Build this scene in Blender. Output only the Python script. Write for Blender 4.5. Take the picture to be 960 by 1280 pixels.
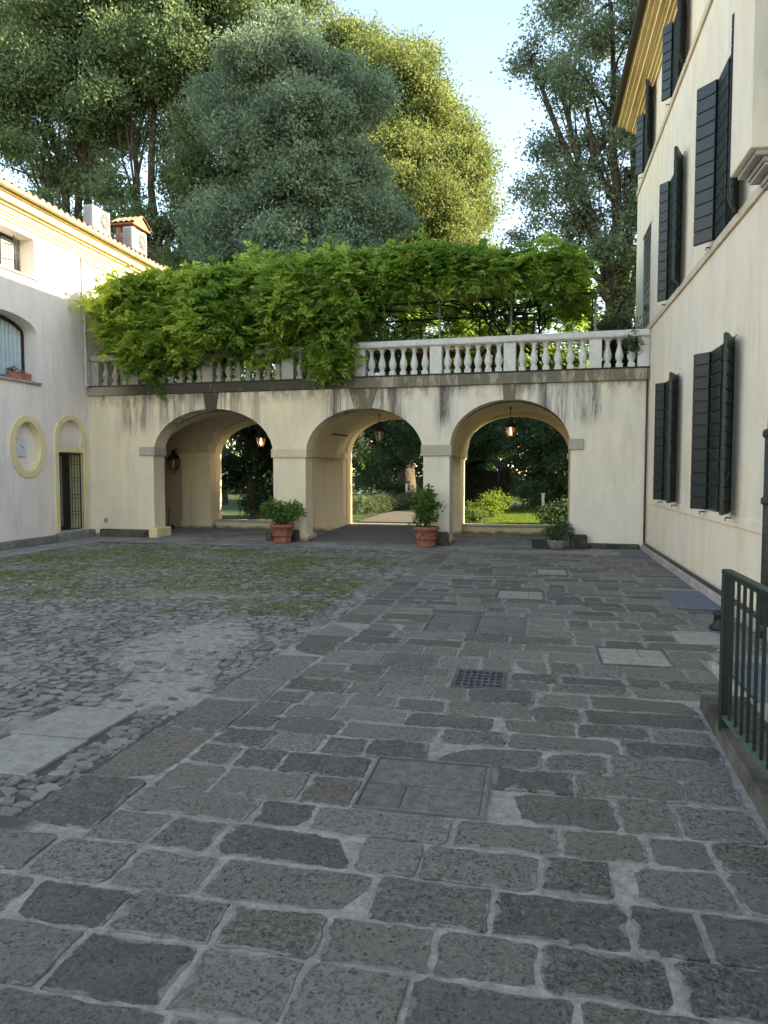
import bpy, bmesh, math, random
import numpy as np
from mathutils import Vector, Matrix, noise
R = math.radians
rnd = random.Random(7)
rng = np.random.default_rng(11)
for o in list(bpy.data.objects): bpy.data.objects.remove(o)
scene = bpy.context.scene
C = scene.collection

# ------------------------------------------------------------------ camera, sky, sun, exposure
cam_d = bpy.data.cameras.new('camera'); cam = bpy.data.objects.new('camera', cam_d); C.objects.link(cam)
cam_d.sensor_fit = 'VERTICAL'; cam_d.sensor_height = 36.0; cam_d.lens = 890 / 1280 * 36
cam_d.clip_start = 0.05; cam_d.clip_end = 2000
cam.location = (0, 0, 1.65)
cam.rotation_euler = (R(90 - 3.2155), 0, R(11.7246))
scene.camera = cam
SUN_AZ = -1.0      # degrees from +X towards +Y
SUN_EL = 18.0
world = bpy.data.worlds.new('World'); scene.world = world; world.use_nodes = True
wn = world.node_tree.nodes; wl = world.node_tree.links
bg = wn['Background']
sky = wn.new('ShaderNodeTexSky'); sky.sky_type = 'NISHITA'; sky.sun_disc = False
sky.sun_elevation = R(SUN_EL); sky.sun_rotation = R(90 - SUN_AZ)
sky.air_density = 1.0; sky.dust_density = 0.3; sky.ozone_density = 1.0
tint = wn.new('ShaderNodeMix'); tint.data_type = 'RGBA'; tint.blend_type = 'MULTIPLY'; tint.inputs[0].default_value = 1.0
tint.inputs[7].default_value = (1.15, 1.0, 0.87, 1)
wl.new(sky.outputs[0], tint.inputs[6]); wl.new(tint.outputs[2], bg.inputs[0]); bg.inputs[1].default_value = 0.15
sd = bpy.data.lights.new('sun', 'SUN'); sun = bpy.data.objects.new('sun', sd); C.objects.link(sun)
sd.energy = 5.0; sd.angle = R(0.6); sd.color = (1.0, 0.83, 0.56)
sv = Vector((math.cos(R(SUN_AZ)) * math.cos(R(SUN_EL)), math.sin(R(SUN_AZ)) * math.cos(R(SUN_EL)), math.sin(R(SUN_EL))))
sun.rotation_euler = sv.to_track_quat('Z', 'Y').to_euler()
vs = scene.view_settings
vs.view_transform = 'Standard'; vs.look = 'None'; vs.gamma = 1.0; vs.exposure = 2.25
try: vs.use_curve_mapping = False
except Exception: pass
scene.cycles.max_bounces = 8; scene.cycles.diffuse_bounces = 5; scene.cycles.transparent_max_bounces = 8

# ------------------------------------------------------------------ helpers
class MB:
    def __init__(s): s.v = []; s.f = []; s.sm = []
    def add(s, vs_, fs, smooth=False):
        b = len(s.v); s.v += [tuple(p) for p in vs_]
        for f in fs: s.f.append(tuple(b + i for i in f)); s.sm.append(smooth)
        return s
    def box(s, x0, x1, y0, y1, z0, z1, ch=0.0):
        if x0 > x1: x0, x1 = x1, x0
        if y0 > y1: y0, y1 = y1, y0
        if ch <= 0:
            s.add([(x0,y0,z0),(x1,y0,z0),(x1,y1,z0),(x0,y1,z0),(x0,y0,z1),(x1,y0,z1),(x1,y1,z1),(x0,y1,z1)],
                  [(0,3,2,1),(4,5,6,7),(0,1,5,4),(1,2,6,5),(2,3,7,6),(3,0,4,7)])
        else:
            bm = bmesh.new(); bmesh.ops.create_cube(bm, size=1)
            for v in bm.verts:
                v.co = Vector(((x0+x1)/2+v.co.x*(x1-x0), (y0+y1)/2+v.co.y*(y1-y0), (z0+z1)/2+v.co.z*(z1-z0)))
            bmesh.ops.bevel(bm, geom=bm.edges[:], offset=ch, segments=1, affect='EDGES')
            bm.verts.index_update()
            s.add([v.co for v in bm.verts], [[v.index for v in f.verts] for f in bm.faces]); bm.free()
        return s
    def prism(s, poly, a0, a1, axis='y'):
        # poly in the plane perpendicular to axis; axis y: (x,z), x: (y,z), z: (x,y)
        n = len(poly)
        def mk(p, a): return {'y': (p[0], a, p[1]), 'x': (a, p[0], p[1]), 'z': (p[0], p[1], a)}[axis]
        vv = [mk(p, a0) for p in poly] + [mk(p, a1) for p in poly]
        ff = [tuple(range(n))[::-1], tuple(range(n, 2*n))] + [(i, (i+1) % n, n+(i+1) % n, n+i) for i in range(n)]
        return s.add(vv, ff)
    def tube(s, pts, rad, n=8, caps=True):
        pts = [Vector(p) for p in pts]
        if not isinstance(rad, (list, tuple)): rad = [rad]*len(pts)
        vv = []; up = None
        for i, p in enumerate(pts):
            d = (pts[min(i+1, len(pts)-1)] - pts[max(i-1, 0)])
            d = d.normalized() if d.length > 1e-9 else Vector((0,0,1))
            if up is None:
                up = d.orthogonal().normalized()
            up = (up - d*up.dot(d)); up = up.normalized() if up.length > 1e-6 else d.orthogonal().normalized()
            w = d.cross(up)
            for k in range(n):
                t = 2*math.pi*k/n; vv.append(p + (up*math.cos(t) + w*math.sin(t))*rad[i])
        ff = []
        for i in range(len(pts)-1):
            for k in range(n):
                ff.append((i*n+k, i*n+(k+1) % n, (i+1)*n+(k+1) % n, (i+1)*n+k))
        s.add(vv, ff, n > 5)
        if caps:
            b = len(s.v) - len(vv); m = len(pts)-1
            s.f.append(tuple(b+k for k in range(n))[::-1]); s.sm.append(False)
            s.f.append(tuple(b+m*n+k for k in range(n))); s.sm.append(False)
        return s
    def lathe(s, prof, c=(0,0,0), n=20, smooth=True, caps=True):
        vv = []
        for r, z in prof:
            for k in range(n):
                t = 2*math.pi*k/n; vv.append((c[0]+r*math.cos(t), c[1]+r*math.sin(t), c[2]+z))
        ff = [(i*n+k, i*n+(k+1) % n, (i+1)*n+(k+1) % n, (i+1)*n+k) for i in range(len(prof)-1) for k in range(n)]
        s.add(vv, ff, smooth)
        if not caps: return s
        b = len(s.v) - len(vv); m = len(prof)-1
        if prof[0][0] > 1e-4: s.f.append(tuple(b+k for k in range(n))[::-1]); s.sm.append(False)
        if prof[-1][0] > 1e-4: s.f.append(tuple(b+m*n+k for k in range(n))); s.sm.append(False)
        return s
    def mesh(s, name):
        me = bpy.data.meshes.new(name); me.from_pydata(s.v, [], s.f); me.update()
        if any(s.sm): me.polygons.foreach_set('use_smooth', s.sm)
        return me
    def build(s, name, mat, parent=None, recalc=False):
        me = s.mesh(name)
        if recalc:
            bm = bmesh.new(); bm.from_mesh(me); bmesh.ops.recalc_face_normals(bm, faces=bm.faces); bm.to_mesh(me); bm.free()
        if mat: me.materials.append(mat)
        return link(name, me, parent)
def link(name, data, parent=None):
    o = bpy.data.objects.new(name, data); C.objects.link(o)
    if parent: o.parent = parent
    return o
def tag(o, label=None, cat=None, group=None, kind=None):
    if label: o['label'] = label
    if cat: o['category'] = cat
    if group: o['group'] = group
    if kind: o['kind'] = kind
    return o
def thing(name, label, cat, loc=(0,0,0), rz=0, group=None):
    o = link(name, None); o.location = loc; o.rotation_euler = (0,0,rz)
    return tag(o, label, cat, group)
def copy_tree(o, parent=None):
    c = o.copy(); C.objects.link(c); c.parent = parent
    for ch in list(o.children): copy_tree(ch, c)
    return c
def carve(o, cutters):
    """boolean-subtract MB solids from an object's mesh"""
    tmp = []
    for mb in cutters:
        t = mb.build('cutter', None, None, recalc=True); tmp.append(t)
        m = o.modifiers.new('b', 'BOOLEAN'); m.operation = 'DIFFERENCE'; m.object = t; m.solver = 'EXACT'
        t.matrix_world = o.matrix_world
    dg = bpy.context.evaluated_depsgraph_get(); dg.update()
    me = bpy.data.meshes.new_from_object(o.evaluated_get(dg))
    o.modifiers.clear(); old = o.data; o.data = me; bpy.data.meshes.remove(old)
    for t in tmp:
        d = t.data; bpy.data.objects.remove(t); bpy.data.meshes.remove(d)

# ------------------------------------------------------------------ materials
def N(nt, t, **kw):
    n = nt.nodes.new(t)
    for k, v in kw.items(): setattr(n, k, v)
    return n
class MT:
    """tiny node-graph builder"""
    def __init__(s, name, rough=0.85, spec=0.3):
        s.m = bpy.data.materials.new(name); s.m.use_nodes = True; s.nt = s.m.node_tree
        s.b = s.nt.nodes['Principled BSDF']; s.b.inputs['Roughness'].default_value = rough
        s.b.inputs['Specular IOR Level'].default_value = spec
        s.tc = N(s.nt, 'ShaderNodeTexCoord')
        s.geo = None
    def set(s, inp, v):
        if isinstance(v, (int, float)): inp.default_value = v
        elif isinstance(v, (tuple, list)): inp.default_value = tuple(v) + ((1,) if len(v) == 3 and inp.type == 'RGBA' else ())
        else: s.nt.links.new(v, inp)
    def coord(s, scale=(1,1,1), loc=(0,0,0), src='Object'):
        m = N(s.nt, 'ShaderNodeMapping'); m.inputs['Scale'].default_value = scale; m.inputs['Location'].default_value = loc
        s.nt.links.new(s.tc.outputs[src], m.inputs[0]); return m.outputs[0]
    def wpos(s):
        g = N(s.nt, 'ShaderNodeNewGeometry'); return g.outputs['Position']
    def noise(s, vec, scale=5, detail=6, rough=0.6, dist=0.0):
        n = N(s.nt, 'ShaderNodeTexNoise'); n.inputs['Scale'].default_value = scale; n.inputs['Detail'].default_value = detail
        n.inputs['Roughness'].default_value = rough; n.inputs['Distortion'].default_value = dist
        if vec is not None: s.nt.links.new(vec, n.inputs['Vector'])
        return n.outputs['Fac']
    def voro(s, vec, scale=5, out='Distance', feat='F1'):
        n = N(s.nt, 'ShaderNodeTexVoronoi'); n.feature = feat; n.inputs['Scale'].default_value = scale
        if vec is not None: s.nt.links.new(vec, n.inputs['Vector'])
        return n.outputs[out]
    def ramp(s, f, lo, hi, a=0.0, b=1.0):
        n = N(s.nt, 'ShaderNodeMapRange'); n.interpolation_type = 'SMOOTHSTEP'
        s.nt.links.new(f, n.inputs[0]); n.inputs[1].default_value = lo; n.inputs[2].default_value = hi
        n.inputs[3].default_value = a; n.inputs[4].default_value = b; return n.outputs[0]
    def math(s, op, a, b=0.0):
        n = N(s.nt, 'ShaderNodeMath', operation=op); s.set(n.inputs[0], a); s.set(n.inputs[1], b); return n.outputs[0]
    def mix(s, f, a, b, mode='MIX'):
        n = N(s.nt, 'ShaderNodeMix', data_type='RGBA', blend_type=mode)
        s.set(n.inputs[0], f); s.set(n.inputs[6], a); s.set(n.inputs[7], b); return n.outputs[2]
    def sep(s, vec):
        n = N(s.nt, 'ShaderNodeSeparateXYZ'); s.nt.links.new(vec, n.inputs[0]); return n.outputs
    def attr(s, name, out='Fac'):
        n = N(s.nt, 'ShaderNodeAttribute', attribute_name=name); return n.outputs[out]
    def objrand(s):
        n = N(s.nt, 'ShaderNodeObjectInfo'); return n.outputs['Random']
    def col(s, c): s.set(s.b.inputs['Base Color'], c); return s
    def bump(s, h, strength=0.4, dist=0.01):
        n = N(s.nt, 'ShaderNodeBump'); n.inputs['Strength'].default_value = strength; n.inputs['Distance'].default_value = dist
        s.nt.links.new(h, n.inputs['Height']); s.nt.links.new(n.outputs[0], s.b.inputs['Normal']); return s

def plain(name, c, rough=0.7, var=0.12, scale=9, bump=0.15, metal=0.0, spec=0.3):
    t = MT(name, rough, spec); v = t.coord()
    n = t.math('ADD', t.math('MULTIPLY', t.noise(v, scale, 8, 0.7), 0.55), t.math('MULTIPLY', t.noise(v, scale*0.23, 5, 0.6), 0.45)); f = t.ramp(n, 0.32, 0.68)
    t.col(t.mix(f, tuple(x*(1-var*1.6) for x in c), tuple(min(1, x*(1+var)) for x in c)))
    q = t.math('ADD', 0.88, t.math('MULTIPLY', t.objrand(), 0.24)); cb = N(t.nt, 'ShaderNodeCombineXYZ')
    for k in range(3): t.nt.links.new(q, cb.inputs[k])
    t.col(t.mix(1.0, t.b.inputs['Base Color'].links[0].from_socket, cb.outputs[0], 'MULTIPLY'))
    t.b.inputs['Metallic'].default_value = metal
    if bump: t.bump(t.noise(v, scale*6, 5), bump, 0.004)
    return t.m

def plaster(name, base, warm, dirt=(0.095,0.09,0.078), top=None, foot=None, streak=0.8, xs=5.0):
    """lime plaster: cloudy tone, fine relief, dark rain streaks below 'top' and damp above 'foot' (z of the object)"""
    t = MT(name, 0.92, 0.15); v = t.coord()
    big = t.ramp(t.noise(v, 0.55, 5, 0.55), 0.32, 0.68)
    mid = t.ramp(t.noise(t.coord((1.2,1.2,0.45)), 2.2, 6, 0.62), 0.35, 0.7)
    c = t.mix(big, base, warm)
    c = t.mix(t.math('MULTIPLY', mid, 0.42), c, tuple(x*0.74 for x in base))
    c = t.mix(t.math('MULTIPLY', t.ramp(t.noise(t.coord((2.2,2.2,0.35), (3,1,7)), 1.6, 8, 0.7), 0.52, 0.68), 0.35), c, tuple(x*0.66 for x in base))
    c = t.mix(t.ramp(t.noise(v, 7, 9, 0.8), 0.62, 0.68, 0, 0.35), c, tuple(min(0.85, x*1.12) for x in base))
    fine = t.noise(v, 26, 6, 0.7)
    c = t.mix(t.ramp(fine, 0.62, 0.8, 0, 0.22), c, tuple(x*0.55 for x in base))
    z = t.sep(v)[2]
    if top is not None:
        st = t.noise(t.coord((xs*0.8,xs*0.8,0.28)), 1.0, 9, 0.78, 0.35)
        st2 = t.noise(t.coord((0.75,0.75,0.12)), 1.0, 3, 0.5, 0.4)
        zone = t.ramp(z, top-1.5, top, 0, 1)
        grp = t.ramp(st2, 0.44, 0.62, 0, 0.6)
        if name.startswith('cream'):
            for cx_, w_ in ((1.35, 0.55), (2.35, 0.35), (3.9, 0.3), (6.7, 0.45), (7.95, 0.55), (9.2, 0.3), (11.6, 0.45), (12.3, 0.5)):
                d_ = t.math('ABSOLUTE', t.math('SUBTRACT', t.sep(v)[0], cx_)); grp = t.math('MAXIMUM', grp, t.ramp(d_, w_*0.3, w_, 1, 0))
        f = t.math('MULTIPLY', t.ramp(st, 0.40, 0.60), grp)
        f = t.math('MULTIPLY', f, t.ramp(t.math('ADD', zone, t.math('MULTIPLY', t.noise(t.coord((2.5,2.5,0.3)), 1.0, 4), 0.9)), 0.62, 1.08))
        c = t.mix(t.math('MULTIPLY', f, streak), c, dirt)
        gr = t.math('MULTIPLY', t.ramp(t.noise(t.coord((1,1,0.5)), 3.1, 7, 0.75), 0.42, 0.66), t.ramp(z, top-0.4, top+0.02, 0, 0.85))
        c = t.mix(gr, c, dirt)
    if foot is not None:
        g = t.math('ADD', t.ramp(z, foot-0.42, foot+0.02, 1, 0), t.math('MULTIPLY', t.noise(v, 4.2, 7, 0.7), 0.8))
        c = t.mix(t.ramp(g, 0.78, 1.2, 0, 0.85), c, (0.085,0.085,0.06))
    if name.startswith('cream'):
        c = t.mix(t.math('MULTIPLY', t.ramp(t.sep(v)[0], 5.0, 8.5, 1, 0), 0.35), c, t.mix(1.0, c, (1.0,0.90,0.62), 'MULTIPLY'))
    t.col(c)
    h = t.math('ADD', t.math('MULTIPLY', fine, 0.5), t.noise(v, 5, 6))
    t.bump(h, 0.3, 0.012); return t.m

def leafmat(name, dark, light, trans=0.4, glow=None):
    t = MT(name, 0.6, 0.2); f = t.attr('var')
    c = t.mix(t.ramp(f, 0, 1), dark, light)
    t.col(c)
    tr = N(t.nt, 'ShaderNodeBsdfTranslucent')
    tc = t.mix(0.5, c, glow or tuple(min(1, x*1.9) for x in light))
    t.nt.links.new(tc, tr.inputs[0])
    mx = N(t.nt, 'ShaderNodeMixShader'); mx.inputs[0].default_value = trans
    t.nt.links.new(t.b.outputs[0], mx.inputs[1]); t.nt.links.new(tr.outputs[0], mx.inputs[2])
    t.nt.links.new(mx.outputs[0], t.nt.nodes['Material Output'].inputs[0]); return t.m

def stonemat(name, kind='slab'):
    t = MT(name, 0.8, 0.3); v = t.wpos(); r = t.objrand()
    edge = t.attr('edge'); sr = t.attr('srand')
    rr = t.math('FRACT', t.math('ADD', t.math('MULTIPLY', r, 7.3), sr))
    c = t.mix(t.ramp(rr, 0, 1), (0.105,0.096,0.086), (0.255,0.234,0.205))
    c = t.mix(t.ramp(t.math('FRACT', t.math('MULTIPLY', rr, 5.7)), 0.72, 1.0, 0, 0.6), c, (0.16,0.132,0.10))
    n1 = t.noise(v, 7, 7, 0.66); c = t.mix(t.ramp(n1, 0.38, 0.7, 0, 0.45), c, (0.23,0.218,0.20)); sp = t.math('ADD', t.math('MULTIPLY', t.noise(v, 30, 10, 0.85), 0.6), t.math('MULTIPLY', t.noise(v, 85, 5, 0.8), 0.4))
    spk = t.ramp(t.math('FRACT', t.math('MULTIPLY', rr, 3.71)), 0, 1, 0.45, 1.0)
    c = t.mix(t.math('MULTIPLY', t.ramp(sp, 0.505, 0.43, 0, 0.9), spk), c, (0.034,0.031,0.028))
    c = t.mix(t.ramp(t.noise(v, 2.6, 6, 0.7), 0.5, 0.72, 0, 0.4), c, (0.20,0.172,0.135)); c = t.mix(t.math('MULTIPLY', t.ramp(sp, 0.52, 0.585, 0, 0.7), spk), c, (0.36,0.34,0.305))
    # pits and pale grains in the trachyte
    n2 = t.noise(v, 120, 3, 0.6); vd = t.voro(v, 46)
    pit = t.math('MULTIPLY', t.ramp(t.math('ADD', vd, t.math('MULTIPLY', t.math('SUBTRACT', t.noise(v, 60, 4), 0.5), 0.9)), 0.16, 0.34, 1, 0), t.ramp(t.noise(v, 11, 4), 0.40, 0.58))
    pz = t.ramp(t.noise(v, 2.3, 3), 0.4, 0.62)
    c = t.mix(t.math('MULTIPLY', pit, t.math('ADD', 0.40, t.math('MULTIPLY', pz, 0.45))), c, (0.045,0.045,0.046))
    c = t.mix(t.ramp(t.noise(v, 95, 3, 0.6), 0.6, 0.72, 0, 0.4), c, (0.36,0.355,0.35))
    # mortar smeared over the edges and in loose patches
    e = t.math('ADD', t.math('MULTIPLY', edge, 0.44), t.noise(v, 8.5, 9, 0.72))
    e = t.math('ADD', e, t.math('MULTIPLY', t.math('SUBTRACT', t.noise(v, 1.2, 3), 0.5), 0.5))
    mo = t.ramp(e, 0.86, 0.93)
    pt = t.ramp(t.noise(v, 4.2, 9, 0.72, 0.3), 0.635, 0.67)
    mo = t.math('MAXIMUM', mo, t.math('MULTIPLY', pt, 0.8))
    mc = t.mix(t.noise(v, 30, 5), (0.20,0.187,0.168), (0.40,0.378,0.345))
    c = t.mix(t.math('MULTIPLY', mo, 0.85), c, mc)
    t.col(c)
    h = t.math('ADD', t.math('MULTIPLY', pit, -0.6), t.math('ADD', t.math('MULTIPLY', n1, 0.7), sp))
    h = t.math('ADD', h, t.math('MULTIPLY', mo, 0.35))
    t.bump(h, 1.0, 0.022)
    t.set(t.b.inputs['Roughness'], t.ramp(n1, 0.3, 0.7, 0.62, 0.85)); return t.m

def bedmat():
    t = MT('mortar bed', 0.9, 0.2); v = t.wpos(); s = t.sep(v)
    n = t.noise(v, 14, 9, 0.78)
    c = t.mix(t.ramp(n, 0.3, 0.7), (0.19,0.177,0.16), (0.39,0.368,0.335))
    c = t.mix(t.ramp(t.noise(v, 60, 4), 0.5, 0.75, 0, 0.5), c, (0.10,0.095,0.09))
    # dirt between the cobbles, paler mortar between the slabs
    cob = t.ramp(s[0], -2.35, -2.2, 1, 0)
    patch = t.ramp(t.noise(v, 0.62, 4, 0.6), 0.53, 0.62, 1, 0)
    c = t.mix(t.math('MULTIPLY', t.math('MULTIPLY', cob, t.ramp(t.attr('cover'), 0.05, 0.35, 1, 0)), 0.88), c, (0.060,0.056,0.049))
    mz = t.math('MULTIPLY', t.ramp(s[1], 7.2, 9.6), t.ramp(s[1], 13.6, 14.8, 1, 0))
    mz = t.math('MULTIPLY', mz, t.ramp(s[0], -2.9, -2.2, 1, 0))
    mo = t.math('MULTIPLY', mz, t.ramp(t.noise(v, 0.9, 6, 0.7), 0.40, 0.56))
    c = t.mix(t.math('MULTIPLY', mo, 0.8), c, t.mix(t.noise(v, 14, 5), (0.075,0.088,0.028), (0.16,0.18,0.055)))
    # damp green at the foot of the far walls
    c = t.mix(t.math('MULTIPLY', t.ramp(s[1], 14.2, 15.8), t.ramp(t.noise(v, 2, 5), 0.4, 0.7, 0, 0.4)), c, (0.05,0.06,0.03))
    t.col(c); t.bump(t.math('ADD', n, t.math('MULTIPLY', t.noise(v, 45, 5), 0.4)), 0.6, 0.012); return t.m

def cobblemat():
    t = MT('cobble stone', 0.85, 0.25); v = t.wpos(); s = t.sep(v)
    rr = t.math('FRACT', t.math('ADD', t.math('MULTIPLY', t.objrand(), 7.3), t.attr('srand')))
    c = t.mix(t.ramp(rr, 0, 1), (0.085,0.080,0.073), (0.24,0.225,0.203))
    c = t.mix(t.ramp(t.noise(v, 12, 6, 0.7), 0.4, 0.7, 0, 0.6), c, (0.33,0.322,0.31))
    c = t.mix(t.ramp(t.noise(v, 70, 4), 0.3, 0.45, 0.5, 0), c, (0.04,0.04,0.04))
    du = t.ramp(t.noise(v, 0.62, 4, 0.6), 0.40, 0.58, 0.6, 0.0)
    dust = t.math('MULTIPLY', t.ramp(t.noise(v, 6.5, 9, 0.75), 0.45, 0.62), 0.55)
    c = t.mix(dust, c, (0.31,0.298,0.28))
    mz = t.math('MULTIPLY', t.ramp(s[1], 7.2, 9.6), t.ramp(s[1], 13.6, 14.8, 1, 0))
    mo = t.math('MULTIPLY', mz, t.ramp(t.noise(v, 0.9, 6, 0.7), 0.42, 0.6))
    mo = t.math('MULTIPLY', mo, t.ramp(t.noise(v, 11, 5), 0.42, 0.58, 0, 0.75))
    c = t.mix(mo, c, (0.12,0.14,0.045))
    t.col(c); t.bump(t.noise(v, 24, 8, 0.75), 0.9, 0.02); return t.m

M = {}
M['arcade'] = plaster('cream lime plaster', (0.79,0.73,0.615), (0.82,0.74,0.585), top=3.58, foot=0.30, streak=0.92)
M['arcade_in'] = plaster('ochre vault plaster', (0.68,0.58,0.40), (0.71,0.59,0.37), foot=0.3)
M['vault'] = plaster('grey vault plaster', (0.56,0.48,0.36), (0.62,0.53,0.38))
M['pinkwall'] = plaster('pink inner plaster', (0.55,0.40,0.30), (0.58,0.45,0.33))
M['left_wall'] = plaster('pale rose plaster', (0.83,0.75,0.69), (0.84,0.745,0.66), foot=0.2)
M['right_wall'] = plaster('ivory plaster', (0.79,0.72,0.60), (0.80,0.705,0.53), dirt=(0.4,0.36,0.3), foot=0.1, top=9.6, streak=0.25)
M['yellow'] = plaster('yellow trim paint', (0.74,0.61,0.33), (0.77,0.63,0.33))
M['yellow_pale'] = plaster('pale yellow trim paint', (0.74,0.64,0.36), (0.77,0.67,0.38))
M['band'] = plaster('ochre stone band', (0.60,0.51,0.37), (0.64,0.56,0.43))
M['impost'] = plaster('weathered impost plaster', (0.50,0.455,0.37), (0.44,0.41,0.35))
def cornicemat():
    t = MT('weathered cornice stone', 0.92, 0.15); v = t.coord(); x = t.sep(v)
    n = t.noise(t.coord((3,3,0.7)), 2.0, 7, 0.72); big = t.noise(v, 0.8, 4)
    c = t.mix(t.ramp(big, 0.35, 0.65), (0.46,0.40,0.26), (0.38,0.345,0.27))
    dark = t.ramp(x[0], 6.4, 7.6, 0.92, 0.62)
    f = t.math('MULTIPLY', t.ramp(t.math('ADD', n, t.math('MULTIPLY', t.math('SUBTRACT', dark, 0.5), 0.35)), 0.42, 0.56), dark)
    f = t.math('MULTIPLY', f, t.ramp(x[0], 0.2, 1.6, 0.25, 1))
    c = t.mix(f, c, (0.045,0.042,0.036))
    c = t.mix(t.ramp(t.noise(v, 22, 6), 0.58, 0.75, 0, 0.4), c, (0.32,0.30,0.24))
    t.col(c); t.bump(t.noise(v, 30, 6), 0.5, 0.01); return t.m
M['cornice'] = cornicemat()
def balmat():
    t = MT('balustrade stone', 0.9, 0.2); v = t.wpos(); x = t.sep(v)
    n = t.noise(v, 5, 7, 0.7)
    c = t.mix(t.ramp(n, 0.35, 0.65), (0.62,0.60,0.565), (0.74,0.72,0.685))
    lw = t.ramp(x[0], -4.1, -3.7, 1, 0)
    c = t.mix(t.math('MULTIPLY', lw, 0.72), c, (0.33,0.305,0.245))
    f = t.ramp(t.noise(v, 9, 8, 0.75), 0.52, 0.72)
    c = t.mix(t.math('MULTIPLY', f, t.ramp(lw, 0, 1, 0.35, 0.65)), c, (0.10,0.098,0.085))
    t.col(c); t.bump(t.noise(v, 50, 5), 0.35, 0.006); return t.m
M['bal'] = balmat()
M['stone'] = plain('grey trim stone', (0.36,0.34,0.31), 0.9, 0.2, 7, 0.4)
M['kerb'] = plain('grey kerb stone', (0.23,0.225,0.215), 0.9, 0.25, 8, 0.5)
M['step'] = plain('stained step stone', (0.095,0.085,0.072), 0.9, 0.6, 5, 0.6)
M['plinth_dark'] = plain('mossy plinth stone', (0.085,0.082,0.060), 0.95, 0.4, 6, 0.6)
M['pale_slab'] = plain('pale limestone slab', (0.31,0.293,0.25), 0.85, 0.2, 45, 0.3)
M['slab_grey'] = plain('sawn grey stone', (0.15,0.143,0.13), 0.85, 0.3, 60, 0.5)
M['strip'] = plain('worn pavement stone', (0.24,0.232,0.225), 0.85, 0.3, 5.5, 0.4)
M['stone_slab'] = stonemat('trachyte paving')
M['bed'] = bedmat(); M['cobble'] = cobblemat()
M['iron'] = plain('black iron', (0.018,0.018,0.019), 0.55, 0.3, 20, 0.2, spec=0.4)
M['rust_iron'] = plain('old cast iron', (0.045,0.042,0.040), 0.7, 0.4, 30, 0.4)
M['grate'] = plain('grey cast iron', (0.10,0.10,0.105), 0.6, 0.3, 20, 0.3)
M['green_iron'] = plain('dark green iron paint', (0.009,0.019,0.016), 0.42, 0.3, 14, 0.15, spec=0.5)
M['verdigris'] = plain('worn green iron', (0.075,0.11,0.09), 0.6, 0.3, 14, 0.2)
M['shutter'] = plain('dark green shutter paint', (0.013,0.022,0.021), 0.42, 0.25, 10, 0.15, spec=0.45)
M['frame_dark'] = plain('dark window frame', (0.03,0.028,0.026), 0.5, 0.2, 10, 0.1)
M['frame_metal'] = plain('frame steel', (0.20,0.20,0.20), 0.45, 0.15, 12, 0.1, metal=0.6)
M['pole'] = plain('galvanised pole', (0.30,0.32,0.33), 0.5, 0.15, 12, 0.1, metal=0.3)
M['copper'] = plain('aged copper pipe', (0.10,0.065,0.058), 0.5, 0.25, 12, 0.1, metal=0.4)
M['white_pipe'] = plain('pale painted pipe', (0.60,0.60,0.60), 0.5, 0.1, 12, 0.05)
M['gutter'] = plain('cream painted gutter', (0.42,0.38,0.26), 0.5, 0.15, 8, 0.05)
M['gutter_dark'] = plain('dark brown gutter', (0.035,0.028,0.026), 0.45, 0.2, 8, 0.05)
M['tile'] = plain('terracotta roof tile', (0.36,0.20,0.125), 0.9, 0.4, 6, 0.4)
M['terracotta'] = plain('terracotta pot', (0.30,0.125,0.075), 0.85, 0.25, 10, 0.3)
M['brick'] = plain('old brick', (0.32,0.17,0.11), 0.9, 0.35, 9, 0.5)
M['white_case'] = plain('white enamel case', (0.36,0.36,0.355), 0.4, 0.05, 5, 0.03)
M['grey_plastic'] = plain('grey plastic grille', (0.26,0.26,0.27), 0.5, 0.1, 12, 0.05)
M['marble'] = plain('white marble', (0.68,0.69,0.70), 0.5, 0.06, 10, 0.05)
M['wood'] = plain('brown stained wood', (0.17,0.065,0.035), 0.55, 0.3, 9, 0.2)
M['mat'] = plain('blue grey door mat', (0.135,0.15,0.175), 0.95, 0.2, 60, 0.6)
M['soil'] = plain('dark soil', (0.035,0.026,0.018), 0.95, 0.4, 20, 0.8)
M['bark'] = plain('grey brown bark', (0.085,0.068,0.052), 0.95, 0.4, 9, 0.9)
M['bark_dark'] = plain('dark vine bark', (0.030,0.025,0.022), 0.95, 0.4, 12, 0.9)
M['gravel'] = plain('pale gravel', (0.17,0.158,0.14), 0.95, 0.4, 50, 0.9)
M['ground'] = plain('earth', (0.09,0.085,0.06), 0.95, 0.4, 0.7, 0.5)
M['lawn'] = plain('lawn turf', (0.055,0.095,0.02), 0.95, 0.4, 3, 0.8)
M['curtain'] = plain('pale blue curtain', (0.40,0.50,0.52), 0.85, 0.1, 8, 0.1)
M['black_plastic'] = plain('black planter plastic', (0.02,0.02,0.02), 0.5, 0.2, 8, 0.05)
def glassmat(name, tint=(0.03,0.035,0.04), rough=0.06):
    t = MT(name, rough, 0.6); t.col(t.mix(t.noise(t.coord(), 2.5, 3), tint, tuple(x*1.6 for x in tint))); return t.m
M['pane_dark'] = glassmat('dark window pane')
M['pane_sky'] = glassmat('sky tone pane', (0.22,0.25,0.24), 0.08)  # pale base colour stands in for sky reflected in the glass
def clearglass():
    t = MT('lantern glass', 0.15, 0.5); t.col((0.75,0.62,0.45)); t.b.inputs['Alpha'].default_value = 0.35
    t.b.inputs['Transmission Weight'].default_value = 0.0; return t.m
M['lantern_glass'] = clearglass()
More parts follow.
